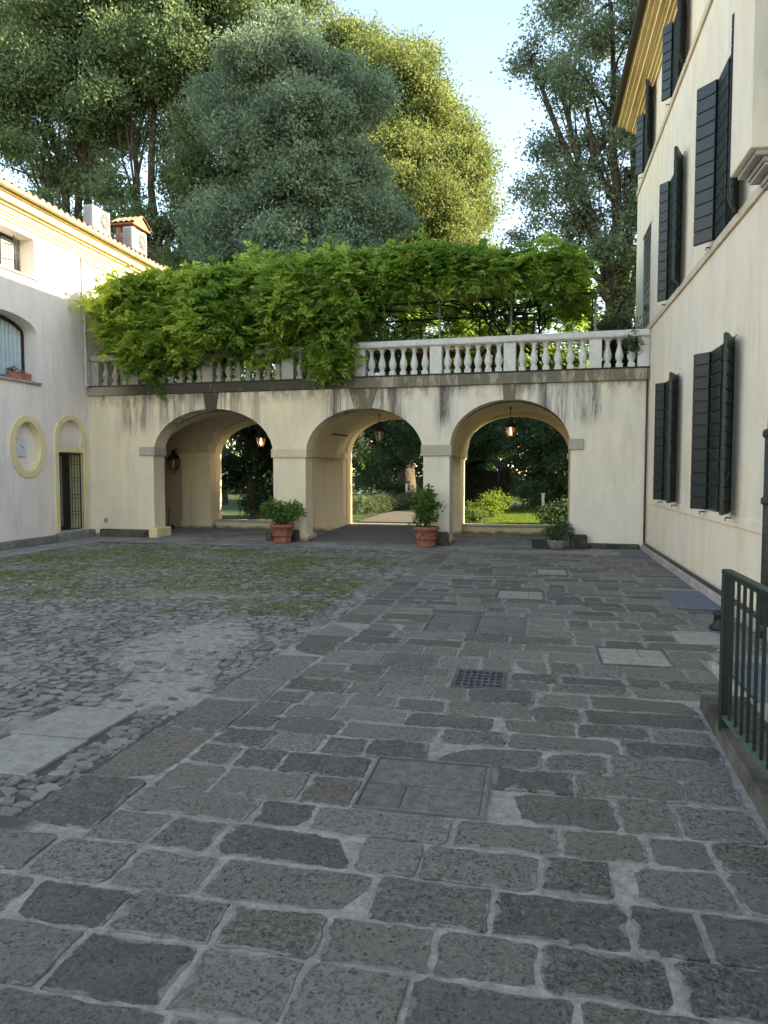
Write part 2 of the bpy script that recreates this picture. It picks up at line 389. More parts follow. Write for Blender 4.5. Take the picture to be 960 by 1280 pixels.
def bulb():
    t = MT('lit bulb', 0.4); t.col((1,0.7,0.4)); t.b.inputs['Emission Color'].default_value = (1.0,0.50,0.20,1)
    t.b.inputs['Emission Strength'].default_value = 2.4; return t.m
M['bulb'] = bulb()
M['bulb_off'] = plain('unlit bulb', (0.55,0.52,0.45), 0.3, 0.05, 5, 0.0)
M['lf_oak'] = leafmat('tall tree leaves', (0.080,0.135,0.066), (0.21,0.295,0.135), 0.42, (0.25,0.30,0.12))
M['lf_holm'] = leafmat('holm oak leaves', (0.095,0.155,0.108), (0.235,0.325,0.205), 0.42, (0.22,0.28,0.17))
M['lf_sun'] = leafmat('yellow green leaves', (0.105,0.15,0.05), (0.26,0.315,0.10), 0.45, (0.25,0.29,0.09))
M['lf_poplar'] = leafmat('poplar leaves', (0.105,0.155,0.09), (0.255,0.32,0.20), 0.45, (0.25,0.31,0.17))
M['lf_vine'] = leafmat('wisteria leaves', (0.07,0.175,0.032), (0.52,0.65,0.11), 0.48, (0.40,0.58,0.07))
M['lf_dark'] = leafmat('evergreen leaves', (0.046,0.084,0.040), (0.14,0.215,0.095), 0.42, (0.10,0.16,0.05))
M['lf_ivy'] = leafmat('ivy leaves', (0.016,0.032,0.018), (0.055,0.085,0.042), 0.25, (0.06,0.1,0.04))
M['lf_mid'] = leafmat('garden shrub leaves', (0.045,0.085,0.024), (0.125,0.20,0.055), 0.4, (0.24,0.34,0.07))
M['lf_bright'] = leafmat('bright shrub leaves', (0.07,0.12,0.02), (0.16,0.22,0.04), 0.45, (0.4,0.5,0.06))
M['lf_pot'] = leafmat('potted citrus leaves', (0.065,0.145,0.035), (0.21,0.33,0.075), 0.42, (0.2,0.32,0.05))
M['lf_grey'] = leafmat('grey green herb leaves', (0.06,0.085,0.05), (0.13,0.17,0.085), 0.3, (0.2,0.28,0.1))
M['grass'] = leafmat('grass blades', (0.05,0.10,0.015), (0.12,0.19,0.03), 0.45, (0.35,0.5,0.05))
M['moss'] = leafmat('moss tufts', (0.11,0.14,0.04), (0.28,0.30,0.10), 0.3, (0.14,0.2,0.04))

# ------------------------------------------------------------------ foliage helpers
def leaf_obj(name, c, ax, L, W, mat, parent=None, var=None, up=None, tri=False):
    """N rhombic, slightly folded leaves: centres c (N,3), long axes ax (N,3), lengths, widths"""
    n = len(c)
    L = np.broadcast_to(np.asarray(L, float), (n,)); W = np.broadcast_to(np.asarray(W, float), (n,))
    ax = ax / (np.linalg.norm(ax, axis=1, keepdims=True) + 1e-9)
    rv = rng.normal(size=(n, 3)) if up is None else up + rng.normal(size=(n, 3))*0.5
    s = np.cross(ax, rv); s /= (np.linalg.norm(s, axis=1, keepdims=True) + 1e-9)
    nn = np.cross(s, ax)
    v = np.empty((n, 4, 3))
    v[:, 0] = c - ax*L[:, None]/2; v[:, 2] = c + ax*L[:, None]/2 - nn*L[:, None]*0.12
    mid = c - ax*L[:, None]*0.08 + nn*W[:, None]*0.15
    v[:, 1] = mid + s*W[:, None]/2; v[:, 3] = mid - s*W[:, None]/2
    K = 4
    if tri: v = np.stack([v[:, 0]*0.8+v[:, 1]*0.2, v[:, 2], v[:, 1]*1.35-v[:, 0]*0.35], axis=1); K = 3
    me = bpy.data.meshes.new(name)
    me.vertices.add(n*K); me.vertices.foreach_set('co', v.reshape(-1))
    me.loops.add(n*K); me.loops.foreach_set('vertex_index', np.arange(n*K, dtype=np.int32))
    me.polygons.add(n); me.polygons.foreach_set('loop_start', np.arange(0, n*K, K, dtype=np.int32))
    me.update(calc_edges=True)
    a = me.attributes.new('var', 'FLOAT', 'FACE')
    a.data.foreach_set('value', (rng.random(n) if var is None else np.clip(var, 0, 1)).astype(np.float32))
    me.materials.append(mat)
    return link(name, me, parent)

def blob_clumps(blobs, per_vol, edge=0.45):
    """clump centres spread through ellipsoids (cx,cy,cz,rx,ry,rz), denser towards the skin"""
    out = []
    for b in blobs:
        c = np.array(b[:3]); r = np.array(b[3:6]); k = max(4, int(per_vol * (r.prod() ** (2/3)) * (b[6] if len(b) > 6 else 1)))
        d = rng.normal(size=(k, 3)); d /= np.linalg.norm(d, axis=1, keepdims=True)
        rad = rng.random(k) ** edge
        lump = np.array([1 + 0.22*noise.noise(Vector(x*2.2 + c*0.3)) + 0.12*noise.noise(Vector(x*5 + c)) for x in d])
        out.append(np.c_[c + d*r*(rad*lump)[:, None], d])
    return np.vstack(out)

def lumpy(blobs, k=9, f=0.42, core=0.5):
    out = []
    for b in blobs:
        c = np.array(b[:3]); r_ = np.array(b[3:6]); w = b[6] if len(b) > 6 else 1.0
        out.append(tuple(c) + tuple(r_*0.62) + (w*core,))
        m_ = max(4, int(k*(r_.prod()**(2/3))/5.5))
        for i in range(m_):
            z = 1 - 2*(i+0.5)/m_; a = i*2.39996 + c[0]*3; h = math.sqrt(1-z*z)
            d = np.array([h*math.cos(a), h*math.sin(a), z]) + rng.normal(size=3)*0.16
            q = f*(0.7+0.6*rng.random()); rr_ = r_.min()*q + 0.15
            out.append(tuple(c + d*r_*0.80) + (rr_*1.15, rr_*1.15, rr_*0.8, w*1.25))
    return out
def leaf_cloud(name, blobs, per_vol, per_clump, sig, L, W, mat, parent, edge=0.42, droop=0.0, flat=0.7, tri=False):
    cl = blob_clumps(blobs, per_vol, edge); k = len(cl)
    cnt = rng.integers(int(per_clump*0.5), int(per_clump*1.5)+1, k)
    idx = np.repeat(np.arange(k), cnt); n = len(idx)
    off = rng.normal(size=(n, 3)) * sig * (0.6 + 0.8*rng.random(k))[idx, None]; off[:, 2] *= flat
    c = cl[idx, :3] + off
    ax = cl[idx, 3:]*0.6 + rng.normal(size=(n, 3))*0.7; ax[:, 2] -= droop
    cv = rng.random(k)[idx]*0.6 + rng.random(n)*0.4
    return leaf_obj(name, c, ax, L*(0.7+0.6*rng.random(n)), W*(0.7+0.6*rng.random(n)), mat, parent, cv, None, tri), cl

def wob(a, b, n, amp, seed):
    a = Vector(a); b = Vector(b); out = []
    for i in range(n+1):
        t = i/n; p = a.lerp(b, t); w = amp*math.sin(math.pi*min(1, t*1.2))
        out.append(p + Vector((noise.noise(Vector((seed, t*3, 0))), noise.noise(Vector((seed+9, t*3, 4))), noise.noise(Vector((seed+5, t*3, 8)))*0.5))*w)
    return out
def taper(r0, r1, n): return [r0 + (r1-r0)*(i/n)**0.8 for i in range(n+1)]

def tree(name, label, base, fork, r0, blobs, mat, per_vol, per_clump, sig, L, W, seed, group='trees behind the arcade', cat='tree', edge=0.42, droop=0.1, twigs=26, bark='bark', lump=(9, 0.42, 0.5)):
    t = thing(name, label, cat, base, 0, group)
    b = Vector(base); lb = [tuple(Vector(x[:3]) - b) + tuple(x[3:]) for x in blobs]
    crown, cl = leaf_cloud('crown', lumpy(lb, *lump) if lump else lb, per_vol, per_clump, sig, L, W, M[mat], t, edge, droop, 0.7, True)
    mb = MB(); f = Vector(fork) - b
    main = wob((0,0,-0.2), f, 8, 0.6, seed); mb.tube(main, taper(r0, r0*0.62, 8), 10)
    for i, x in enumerate(lb):
        e = Vector(x[:3]); st = main[-1] if i % 2 == 0 else main[6]
        p = wob(st, e, 8, 0.9, seed+i*3.7); mb.tube(p, taper(r0*0.52, r0*0.16, 8), 8)
        own = [q for q in cl if (Vector(q[:3])-e).length < max(x[3:6])*1.15]
        rr = random.Random(int(seed*10)+i)
        for q in rr.sample(own, min(len(own), max(4, twigs//len(lb)))):
            s2 = p[rr.randint(3, 8)]
            mb.tube(wob(s2, q[:3], 5, 0.35, seed+rr.random()*50), taper(r0*0.15, r0*0.035, 5), 5)
    mb.build('trunk', M[bark], t)
    return t

# ------------------------------------------------------------------ frames of the place
XR, XL = 2.37, -11.15
AP = Vector((XL, 16.45, 0)); AANG = math.atan2(15.75-16.45, XR-XL)
AM = Matrix.Translation(AP) @ Matrix.Rotation(AANG, 4, 'Z')
def A(u, v, z): return AM @ Vector((u, v, z))
ALEN = 13.538

def cover(x, y):
    """how far mortar has been floated over the stones"""
    a = max(0, 1 - math.hypot((x+3.25)/0.75, (y-6.3)/1.25)); b = max(0, 1 - math.hypot((x+2.75)/0.45, (y-4.9)/0.75))
    c = max(0, 1 - math.hypot((x+4.6)/1.6, (y-8.9)/0.7))
    return min(1, 1.25*max(a, b, 0.6*c) + 0.45*noise.noise(Vector((x*1.6, y*1.6, 2))))
# ------------------------------------------------------------------ SETTING: ground, courtyard bed
tag(MB().add([(-300,-300,-0.06),(300,-300,-0.06),(300,300,-0.06),(-300,300,-0.06)], [(0,1,2,3)]).build('ground', M['ground']), kind='structure')
bed = MB(); nx, ny = 100, 140
for j in range(ny+1):
    for i in range(nx+1):
        x = -11.4 + 14.2*i/nx; y = -4 + 20.2*j/ny
        bed.v.append((x, y, -0.004 + 0.003*noise.noise(Vector((x*1.7, y*1.7, 0)))))
for j in range(ny):
    for i in range(nx):
        a = j*(nx+1)+i; bed.f.append((a, a+1, a+nx+2, a+nx+1)); bed.sm.append(True)
court = tag(bed.build('courtyard_pavement', M['bed']), kind='structure')
at_ = court.data.attributes.new('cover', 'FLOAT', 'POINT'); at_.data.foreach_set('value', np.array([cover(p[0], p[1]) for p in bed.v], np.float32))

def stone_mesh(outline, top, bot, inset=0.010, inner=0.07, dome=0.0, tilt=(0,0), srand=0.0, into=None, lite=False):
    """one stone: side wall, chamfered rim, inner ring, cap; 'edge' attribute is 1 at the rim, 0 inside"""
    n = len(outline); cx = sum(p[0] for p in outline)/n; cy = sum(p[1] for p in outline)/n
    def ring(d, z):
        o = []
        for x, y in outline:
            dx, dy = cx-x, cy-y; l = math.hypot(dx, dy) + 1e-6; k = min(d, l*0.6)
            X, Y = x+dx/l*k, y+dy/l*k
            o.append((X, Y, z + (X-cx)*tilt[0] + (Y-cy)*tilt[1]))
        return o
    if lite:
        v = ring(0, bot) + ring(inset, top); b = len(into[0]); into[0].extend(v)
        into[1].extend((b+i, b+(i+1) % n, b+n+(i+1) % n, b+n+i) for i in range(n)); into[1].append(tuple(b+n+i for i in range(n)))
        into[2].extend([0.5]*(2*n)); into[3].extend([srand]*(2*n)); return
    v = ring(0, bot) + ring(inset*0.2, top-inset*0.7) + ring(inset, top) + ring(inner, top+dome)
    f = []
    for r in range(3):
        for i in range(n): f.append((r*n+i, r*n+(i+1) % n, (r+1)*n+(i+1) % n, (r+1)*n+i))
    f.append(tuple(3*n+i for i in range(n)))
    e = [1.0]*(3*n) + [0.0]*n
    if into is not None:
        b = len(into[0]); into[0].extend(v); into[1].extend(tuple(b+i for i in q) for q in f); into[2].extend(e); into[3].extend([srand]*len(v)); return
    return v, f, e
def stone_obj(name, v, f, e, mat, parent, sr):
    me = bpy.data.meshes.new(name); me.from_pydata(v, [], f); me.update()
    a = me.attributes.new('edge', 'FLOAT', 'POINT'); a.data.foreach_set('value', np.array(e, np.float32))
    a = me.attributes.new('srand', 'FLOAT', 'POINT')
    a.data.foreach_set('value', np.array(sr if isinstance(sr, list) else [sr]*len(v), np.float32))
    me.materials.append(mat)
    return link(name, me, parent)

def warp(x, y):
    return (x + 0.03*noise.noise(Vector((x*0.9, y*0.9, 3))), y + 0.035*noise.noise(Vector((x*0.55, y*0.8, 9))))
def block_outline(x0, x1, y0, y1, gap, jit, rr):
    """rounded irregular rectangle, 16 points"""
    g = gap/2; x0 += g*rr.uniform(0.5, 1.5); x1 -= g*rr.uniform(0.5, 1.5); y0 += g*rr.uniform(0.5, 1.4); y1 -= g*rr.uniform(0.5, 1.4)
    c = min(0.034, (x1-x0)*0.14, (y1-y0)*0.14)*rr.uniform(0.35, 1.1)
    lx_ = [x0+c + (x1-x0-2*c)*k/7 for k in range(8)]; ly_ = [y0+c + (y1-y0-2*c)*k/4 for k in range(5)]
    p = [(x, y0) for x in lx_] + [(x1-c*0.3, y0+c*0.3)] + [(x1, y) for y in ly_] + [(x1-c*0.3, y1-c*0.3)] + [(x, y1) for x in lx_[::-1]] + [(x0+c*0.3, y1-c*0.3)] + [(x0, y) for y in ly_[::-1]] + [(x0+c*0.3, y0+c*0.3)]
    sk = rr.uniform(-0.015, 0.015); ym = (y0+y1)/2
    p = [(x + sk*(y-ym)/(y1-y0) + rr.uniform(-jit, jit), y + rr.uniform(-jit, jit)) for x, y in p]
    return [warp(x, y) for x, y in p]

# covers set into the paving: x0,x1,y0,y1
OBST = dict(frame_cover=(-0.85,-0.20,3.32,3.95), drain=(-0.60,-0.18,5.38,5.86), c1=(-1.10,-0.59,7.22,8.12), c2=(-0.57,-0.05,7.22,8.12),
            p1=(0.60,1.21,6.28,6.90), p2=(1.42,1.86,7.20,7.75), c3=(-0.44,0.18,9.30,9.96), c4=(0.09,0.59,11.6,12.3),
            m1=(1.78,2.3,14.5,15.5), m2=(1.75,2.28,9.05,10.4))
marks = sorted([1.35, 2.22, 3.32, 3.95, 5.38, 5.86, 6.28, 6.90, 7.22, 7.74, 8.12, 9.30, 9.96, 11.6, 12.3, 14.75])
rows = []
for a, b in zip(marks, marks[1:]):
    n = max(1, round((b-a)/(0.29 if a < 9 else 0.31))); w = [rnd.uniform(0.85, 1.15) for _ in range(n)]; t = sum(w); y = a
    for k in w: rows.append((y, y + (b-a)*k/t)); y += (b-a)*k/t
def border_x(y):
    return -2.40 + 0.20*min(1, max(0, (y-3)/4.0)) + 0.22*min(1, max(0, (y-6)/5.0))
def right_x(y): return 1.055 + 0.05*(y-3.3) if y < 5.25 else 2.28
blocks = []
for y0, y1 in rows:
    ym = (y0+y1)/2
    lx = -4.3 if ym < 2.85 else border_x(ym) + 0.42
    rx = right_x(ym)
    iv = [(lx, rx)]
    for k, (a, b, c, d) in OBST.items():
        if min(y1, d) - max(y0, c) > 0.05:
            nv = []
            for p, q in iv:
                if b <= p or a >= q: nv.append((p, q)); continue
                if a-p > 0.08: nv.append((p, a-0.012))
                if q-b > 0.08: nv.append((b+0.012, q))
            iv = nv
    for p, q in iv:
        x = p
        while x < q-0.02:
            big = ym < 3.4 and x < -0.9
            l = rnd.choice([0.26,0.36,0.42,0.48,0.55,0.62,0.30]) * rnd.uniform(0.9, 1.1) * (1.25 if big else 1.0)
            if q-x-l < 0.2: l = q-x
            blocks.append((x, x+l, y0, y1)); x += l
# border course beside the cobbles
y = 2.85
while y < 14.7:
    l = rnd.uniform(0.45, 0.8)
    blocks.append((border_x(y+l/2), border_x(y+l/2)+0.42, y, min(14.75, y+l), 1)); y += l
# the raised step below the railing is built apart; drop blocks out of reach of the lens first when counting the largest
blocks.sort(key=lambda b: -((b[1]-b[0])*(b[3]-b[2])/max(1.5, (b[2]+b[3])/2)**3))
rest = ([], [], [], [])
for i, b in enumerate(blocks):
    rr = random.Random(i); ol = block_outline(b[0], b[1], b[2], b[3], 0.019 if len(b) == 4 else 0.012, 0.008, rr)
    top = rr.uniform(-0.003, 0.007); tl = (rr.uniform(-0.014, 0.014), rr.uniform(-0.016, 0.016)); sr = rr.random()
    if i < 300:
        v, f, e = stone_mesh(ol, top, -0.06, 0.006, 0.085, 0.001, tl)
        stone_obj('paving_stone', v, f, e, M['stone_slab'], court, sr)
    else: stone_mesh(ol, top, -0.06, 0.006, 0.085, 0.001, tl, sr, rest)
tag(stone_obj('distant_paving_stones', rest[0], rest[1], rest[2], M['stone_slab'], court, rest[3]), kind='stuff')

# cobbles: irregular flat stones in running rows
cob = []
dy = 0.085; j = 0; y = 2.87
while y < 14.75:
    x = -10.75 + rnd.random()*0.1
    h = dy*rnd.uniform(0.85, 1.2)
    while x < border_x(y) - 0.03:
        l = rnd.uniform(0.06, 0.165)
        if not (-3.27 < x+l/2 < -2.60 and 3.27 < y+h/2 < 4.40) and y+h < 14.8: cob.append((x, min(x+l, border_x(y)-0.01), y, y+h))
        x += l
    y += h
def cob_outline(x0, x1, y0, y1, rr):
    cx, cy = (x0+x1)/2, (y0+y1)/2; n = 6; o = []; ph = rr.random()*6.28
    sx, sy = (x1-x0)/2*1.12, (y1-y0)/2*1.14
    for k in range(n):
        t = ph + 2*math.pi*(k + rr.uniform(-0.28, 0.28))/n
        c, s_ = math.cos(t), math.sin(t); q = (abs(c)**3.2 + abs(s_)**3.2)**(-1/3.2) * rr.uniform(0.80, 1.10)
        o.append((cx + c*q*sx + 0.05*noise.noise(Vector((cx*1.3, cy*1.3, 1))), cy + s_*q*sy + 0.09*noise.noise(Vector((cx*1.1, cy*1.1, 5)))))
    return o
def inview(x, y):
    dx = -math.sin(R(11.7246))*0; F = (-0.2029, 0.9776); Rr = (0.9776, 0.2029)
    z = x*F[0]+y*F[1]; s_ = x*Rr[0]+y*Rr[1]; return abs(s_) < z*0.54 + 0.05
cob.sort(key=lambda b: (0 if inview((b[0]+b[1])/2, b[2]) else 1, -((b[1]-b[0])*(b[3]-b[2])/max(1.5, b[2])**3)))
crest = ([], [], [], [])
for i, b in enumerate(cob):
    rr = random.Random(5000+i); ol = cob_outline(*b, rr); cx, cy = (b[0]+b[1])/2, (b[2]+b[3])/2
    cv = cover(cx, cy); top = rr.uniform(-0.005, 0.010) - 0.013*max(0, cv)
    tl = (rr.uniform(-0.11, 0.11), rr.uniform(-0.13, 0.13)); sr = rr.random()
    if i < 300:
        v, f, e = stone_mesh(ol, top, -0.05, 0.005, 0.02, 0.001, tl)
        stone_obj('cobblestone', v, f, e, M['cobble'], court, sr)
    else: stone_mesh(ol, top, -0.02, 0.005, 0.02, 0.001, tl, sr, crest, True)
tag(stone_obj('distant_cobblestones', crest[0], crest[1], crest[2], M['cobble'], court, crest[3]), kind='stuff')
# moss and grass tufts growing in the far joints
pts = []
while len(pts) < 9000:
    x, y = rnd.uniform(-10.6, -2.35), rnd.uniform(7.6, 14.5)
    m = noise.fractal(Vector((x*0.55, y*0.7, 3)), 0.8, 2.0, 4)
    e = min(1, (y-7.4)/2.2)*min(1, (14.8-y)/0.8)
    if m + 0.5*e > 0.18 + rnd.random()*0.75: pts.append((x, y))
P_ = np.repeat(np.array(pts), 5, axis=0); n = len(P_)
P_ = P_ + rng.normal(size=P_.shape)*0.022; Lg = 0.012 + 0.022*rng.random(n)
ax = np.c_[rng.normal(size=(n, 2))*0.9, np.ones(n)]
tag(leaf_obj('moss_tufts', np.c_[P_, Lg*0.25], ax, Lg, 0.014, M['moss'], None), 'green moss and grass growing between the far cobbles', 'moss', kind='stuff')

# worn flagstones along the arcade and the left wall
strip = MB()
fs = tag(link('flagstone_strip', None), kind='structure')
u = 0.0
while u < 13.4:
    l = rnd.uniform(0.7, 1.3); u1 = min(u+l, 13.5)
    for k, (v0, v1) in enumerate(((-1.25,-0.66), (-0.65,-0.02))):
        if u > 9.2 and k == 0: continue
        p = [A(u+0.004, v0, 0), A(u1-0.004, v0, 0), A(u1-0.004, v1, 0), A(u+0.004, v1, 0)]
        z = 0.006 + rnd.uniform(0, 0.006)
        MB().add([(q.x, q.y, -0.03) for q in p] + [(q.x, q.y, z) for q in p], [(4,5,6,7),(0,1,5,4),(1,2,6,5),(2,3,7,6),(3,0,4,7)]).build('flagstone', M['strip'], fs)
    u = u1
y = 5.0
while y < 15.0:
    l = rnd.uniform(0.8, 1.4)
    MB().box(-10.78, -9.95, y+0.004, min(y+l, 15.1)-0.004, -0.03, 0.012 + rnd.uniform(0, 0.005)).build('flagstone', M['strip'], fs); y += l

# ------------------------------------------------------------------ covers, grate, mats, slabs
def framed_cover(name, rect, label, cuts, mat, fr=0.012, fmat='frame_metal', group=None):
    x0, x1, y0, y1 = rect; t = thing(name, label, 'manhole cover', ((x0+x1)/2, (y0+y1)/2, 0), 0, group)
    w, d = (x1-x0)/2, (y1-y0)/2; m = MB()
    for a in ((-w, w, -d, -d+fr), (-w, w, d-fr, d), (-w, -w+fr, -d+fr, d-fr), (w-fr, w, -d+fr, d-fr)): m.box(a[0], a[1], a[2], a[3], -0.03, 0.010)
    m.build('frame', M[fmat], t)
    for (a, b, c, e) in cuts:
        MB().box(-w+fr+0.006+(2*w-2*fr-0.012)*a, -w+fr+0.006+(2*w-2*fr-0.012)*b-0.012, -d+fr+0.006+(2*d-2*fr-0.012)*c, -d+fr+0.006+(2*d-2*fr-0.012)*e-0.012, -0.03, 0.006, 0.004).build('slab', M[mat], t)
    return t
framed_cover('manhole_cover', OBST['frame_cover'], 'large stone manhole cover in a thin steel frame, nearest the viewer', [(0,1,0.46,1), (0,0.36,0,0.46), (0.36,1,0,0.46)], 'slab_grey')
framed_cover('manhole_cover', OBST['c1'], 'steel framed stone cover, left one of the touching pair', [(0,1,0.38,1), (0,0.5,0,0.38), (0.5,1,0,0.38)], 'slab_grey', group='inspection covers in the paving')
framed_cover('manhole_cover', OBST['c2'], 'steel framed stone cover, right one of the touching pair', [(0,0.55,0,0.45), (0.55,1,0,0.45), (0,1,0.45,1)], 'slab_grey', group='inspection covers in the paving')
framed_cover('manhole_cover', OBST['c3'], 'pale stone cover in the paving beyond the touching pair of covers', [(0,0.7,0,1), (0.7,1,0,1)], 'pale_slab', 0.012, 'grate', 'inspection covers in the paving')
framed_cover('manhole_cover', OBST['c4'], 'small pale stone cover in the paving, farthest from the viewer', [(0,1,0.5,1), (0,0.7,0,0.5), (0.7,1,0,0.5)], 'pale_slab', 0.012, 'grate', 'inspection covers in the paving')
framed_cover('manhole_cover', OBST['p1'], 'pale limestone cover left of the railing, with a steel left edge', [(0,0.62,0.45,1), (0.62,1,0.45,1), (0,1,0,0.45)], 'pale_slab', 0.014, 'grate', 'inspection covers in the paving')
tag(MB().box(1.43, 1.86, 7.2, 7.74, -0.03, 0.012, 0.006).build('stone_slab', M['pale_slab']), 'bare pale limestone slab set in the paving beside the railing post', 'stone slab')
# drain grate
x0, x1, y0, y1 = OBST['drain']
t = thing('drain_grate', 'cast iron drain grate with rows of square holes in the paving', 'drain', ((x0+x1)/2, (y0+y1)/2, 0))
w, d = (x1-x0)/2, (y1-y0)/2
m = MB()
for a in ((-w, w, -d, -d+0.035), (-w, w, d-0.035, d), (-w, -w+0.035, -d+0.035, d-0.035), (w-0.035, w, -d+0.035, d-0.035)): m.box(*a, -0.04, 0.012)
m.build('frame', M['grate'], t)
m = MB()
for k in range(1, 7): xx = -w+0.035 + (2*w-0.07)*k/7; m.box(xx-0.008, xx+0.008, -d+0.035, d-0.035, 0.0012, 0.010)
for k in range(1, 5): yy = -d+0.035 + (2*d-0.07)*k/5; m.box(-w+0.035, w-0.035, yy-0.014, yy+0.014, 0.0014, 0.009)
m.build('bars', M['grate'], t)
MB().box(-w+0.035, w-0.035, -d+0.035, d-0.035, -0.02, 0.001).build('hole_shade_plate', M['black_plastic'], t)  # no pit below: flat plate coloured black for the dark of the holes
# two pale slabs in the cobbles
for (y0, y1, lab) in ((3.30, 3.82, 'pale limestone slab sunk in the cobbles, nearer of the two'), (3.84, 4.37, 'pale limestone slab sunk in the cobbles, farther of the two')):
    p = [(-3.24+0.03*(y0 > 3.5), y0), (-2.66, y0), (-2.64, y1), (-3.16, y1)]
    v, f, e = stone_mesh(p, 0.013, -0.05, 0.006, 0.05)
    tag(stone_obj('stone_slab', v, f, [0]*len(v), M['pale_slab'], None, 0.5), lab, 'stone slab', 'pale slabs in the cobbles')
# door mats
for rect, lab in ((OBST['m1'], 'blue grey mat on the paving in the far corner'), (OBST['m2'], 'blue grey mat by the wall under the nearer ground floor window')):
    x0, x1, y0, y1 = rect; t = thing('door_mat', lab, 'mat', ((x0+x1)/2, (y0+y1)/2, 0), 0, 'mats along the right wall'); w, d = (x1-x0)/2, (y1-y0)/2
    MB().box(-w, w, -d, d, 0.0, 0.014, 0.005).build('pad', M['mat'], t)
    MB().box(-w-0.012, -w-0.001, -d, d, 0.0, 0.018).build('edge_strip', M['frame_metal'], t)

# ------------------------------------------------------------------ railing on its step, bottom right
st = thing('stone_step', 'low dark stone step carrying the green railing', 'step', (1.05, 3.0, 0))
def kx(y): return 0.03 + 0.045*(y-3.3)
yy = [5.24, 4.35, 3.35, 2.4, 1.6]
for a, b in zip(yy, yy[1:]):
    xa, xb = kx(a), kx(b)
    p = [(xa, a-3), (xb, b-3+0.006), (xb+0.3, b-3+0.006), (xa+0.3, a-3)][::-1]
    v, f, e = stone_mesh(p, 0.105, -0.03, 0.014, 0.06); stone_obj('tread_stone', v, f, [0.3]*len(v), M['step'], st, rnd.random())
rl = thing('iron_railing', 'dark green iron railing with square bars at the right edge', 'railing', (1.16, 4.58, 0.1))
MB().box(-0.03, 0.03, -0.025, 0.025, -0.02, 0.93, 0.004).build('post', M['green_iron'], rl)
MB().box(-0.03, 0.03, -3.2, 0.032, 0.93, 0.965, 0.006).build('handrail', M['green_iron'], rl)
MB().box(-0.02, 0.02, -3.2, -0.03, 0.06, 0.085, 0.003).build('bottom_rail', M['verdigris'], rl)
for k in range(1, 26): MB().box(-0.008, 0.008, -k*0.118-0.008, -k*0.118+0.008, 0.085, 0.93).build('bar', M['green_iron'], rl)
MB().box(-0.03, 0.03, -3.23, -3.17, -0.02, 0.93, 0.004).build('post', M['green_iron'], rl)
ar = thing('sunken_landing', 'pale stone threshold with a mat seen through the railing bars', 'landing', (1.9, 5.0, 0))
MB().box(-0.43, 0.36, -1.7, -0.55, -0.03, 0.04, 0.01).build('landing_slab', M['pale_slab'], ar)
MB().box(-0.43, 0.36, -0.53, -0.2, -0.03, 0.09, 0.01).build('landing_slab', M['kerb'], ar)
MB().box(-0.43, 0.36, -0.19, 0.3, -0.03, 0.05, 0.01).build('landing_slab', M['pale_slab'], ar)
MB().box(-0.30, 0.30, 0.35, 1.35, -0.004, 0.018, 0.004).build('landing_mat', M['mat'], ar)
MB().box(-0.35, 0.36, 1.38, 1.6, -0.03, 0.07, 0.01).build('landing_slab', M['kerb'], ar)
MB().box(-0.43, -0.36, 0.31, 1.37, -0.03, 0.06, 0.01).build('landing_edge', M['pale_slab'], ar)

# ------------------------------------------------------------------ ARCADE
ab = thing('arcade_building', 'cream plastered arcade of three arches below the balustraded terrace', 'arcade', AP, AANG)
ARCH = [(3.47, 1.62, 2.03, 1.16), (7.33, 1.42, 2.00, 1.13), (10.66, 1.31, 2.16, 1.08)]   # centre u, half width, springing, rise
BARCH = [(3.47, 1.52, 2.05, 1.02), (7.28, 1.28, 2.12, 0.98), (10.56, 1.36, 2.08, 1.03)]
def arch_poly(c, a, sp, rise, z0, n=40):
    return [(c-a, z0), (c+a, z0)] + [(c + a*math.cos(math.pi*k/n), sp + rise*math.sin(math.pi*k/n)**0.92) for k in range(n+1)]
bpy.context.view_layer.update()
VF, VB0, VB1 = 0.50, 3.0, 3.4
fw = MB().box(0.0, ALEN, 0, VF, -0.03, 3.58).build('front_wall', M['arcade'], ab)
bpy.context.view_layer.update()
carve(fw, [MB().prism(arch_poly(*a, -0.2), -0.5, 1.0, 'y') for a in ARCH])
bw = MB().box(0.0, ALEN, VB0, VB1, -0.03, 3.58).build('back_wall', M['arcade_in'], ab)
bpy.context.view_layer.update()
carve(bw, [MB().prism(arch_poly(*BARCH[0], 0.24), 2.5, 4.0, 'y'), MB().prism(arch_poly(*BARCH[1], 0.17), 2.5, 4.0, 'y'), MB().prism(arch_poly(*BARCH[2], 0.22), 2.5, 4.0, 'y')])
MB().box(0.02, ALEN, VB0+0.0, VB1-0.0, 3.58, 3.85).build('back_parapet', M['cornice'], ab)
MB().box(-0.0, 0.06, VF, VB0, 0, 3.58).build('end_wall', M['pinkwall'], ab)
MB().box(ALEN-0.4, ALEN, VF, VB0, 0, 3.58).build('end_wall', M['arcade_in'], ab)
MB().box(0.06, 1.02, VB0-0.012, VB0-0.002, 0.0, 2.1).build('pink_panel', M['pinkwall'], ab)
# low sills closing the outer bays
for c, hw in ((3.47, 1.52), (10.56, 1.36)):
    MB().box(c-hw-0.1, c+hw+0.1, VB0-0.05, VB1+0.05, 0.205, 0.25, 0.008).build('sill_cap', M['stone'], ab)
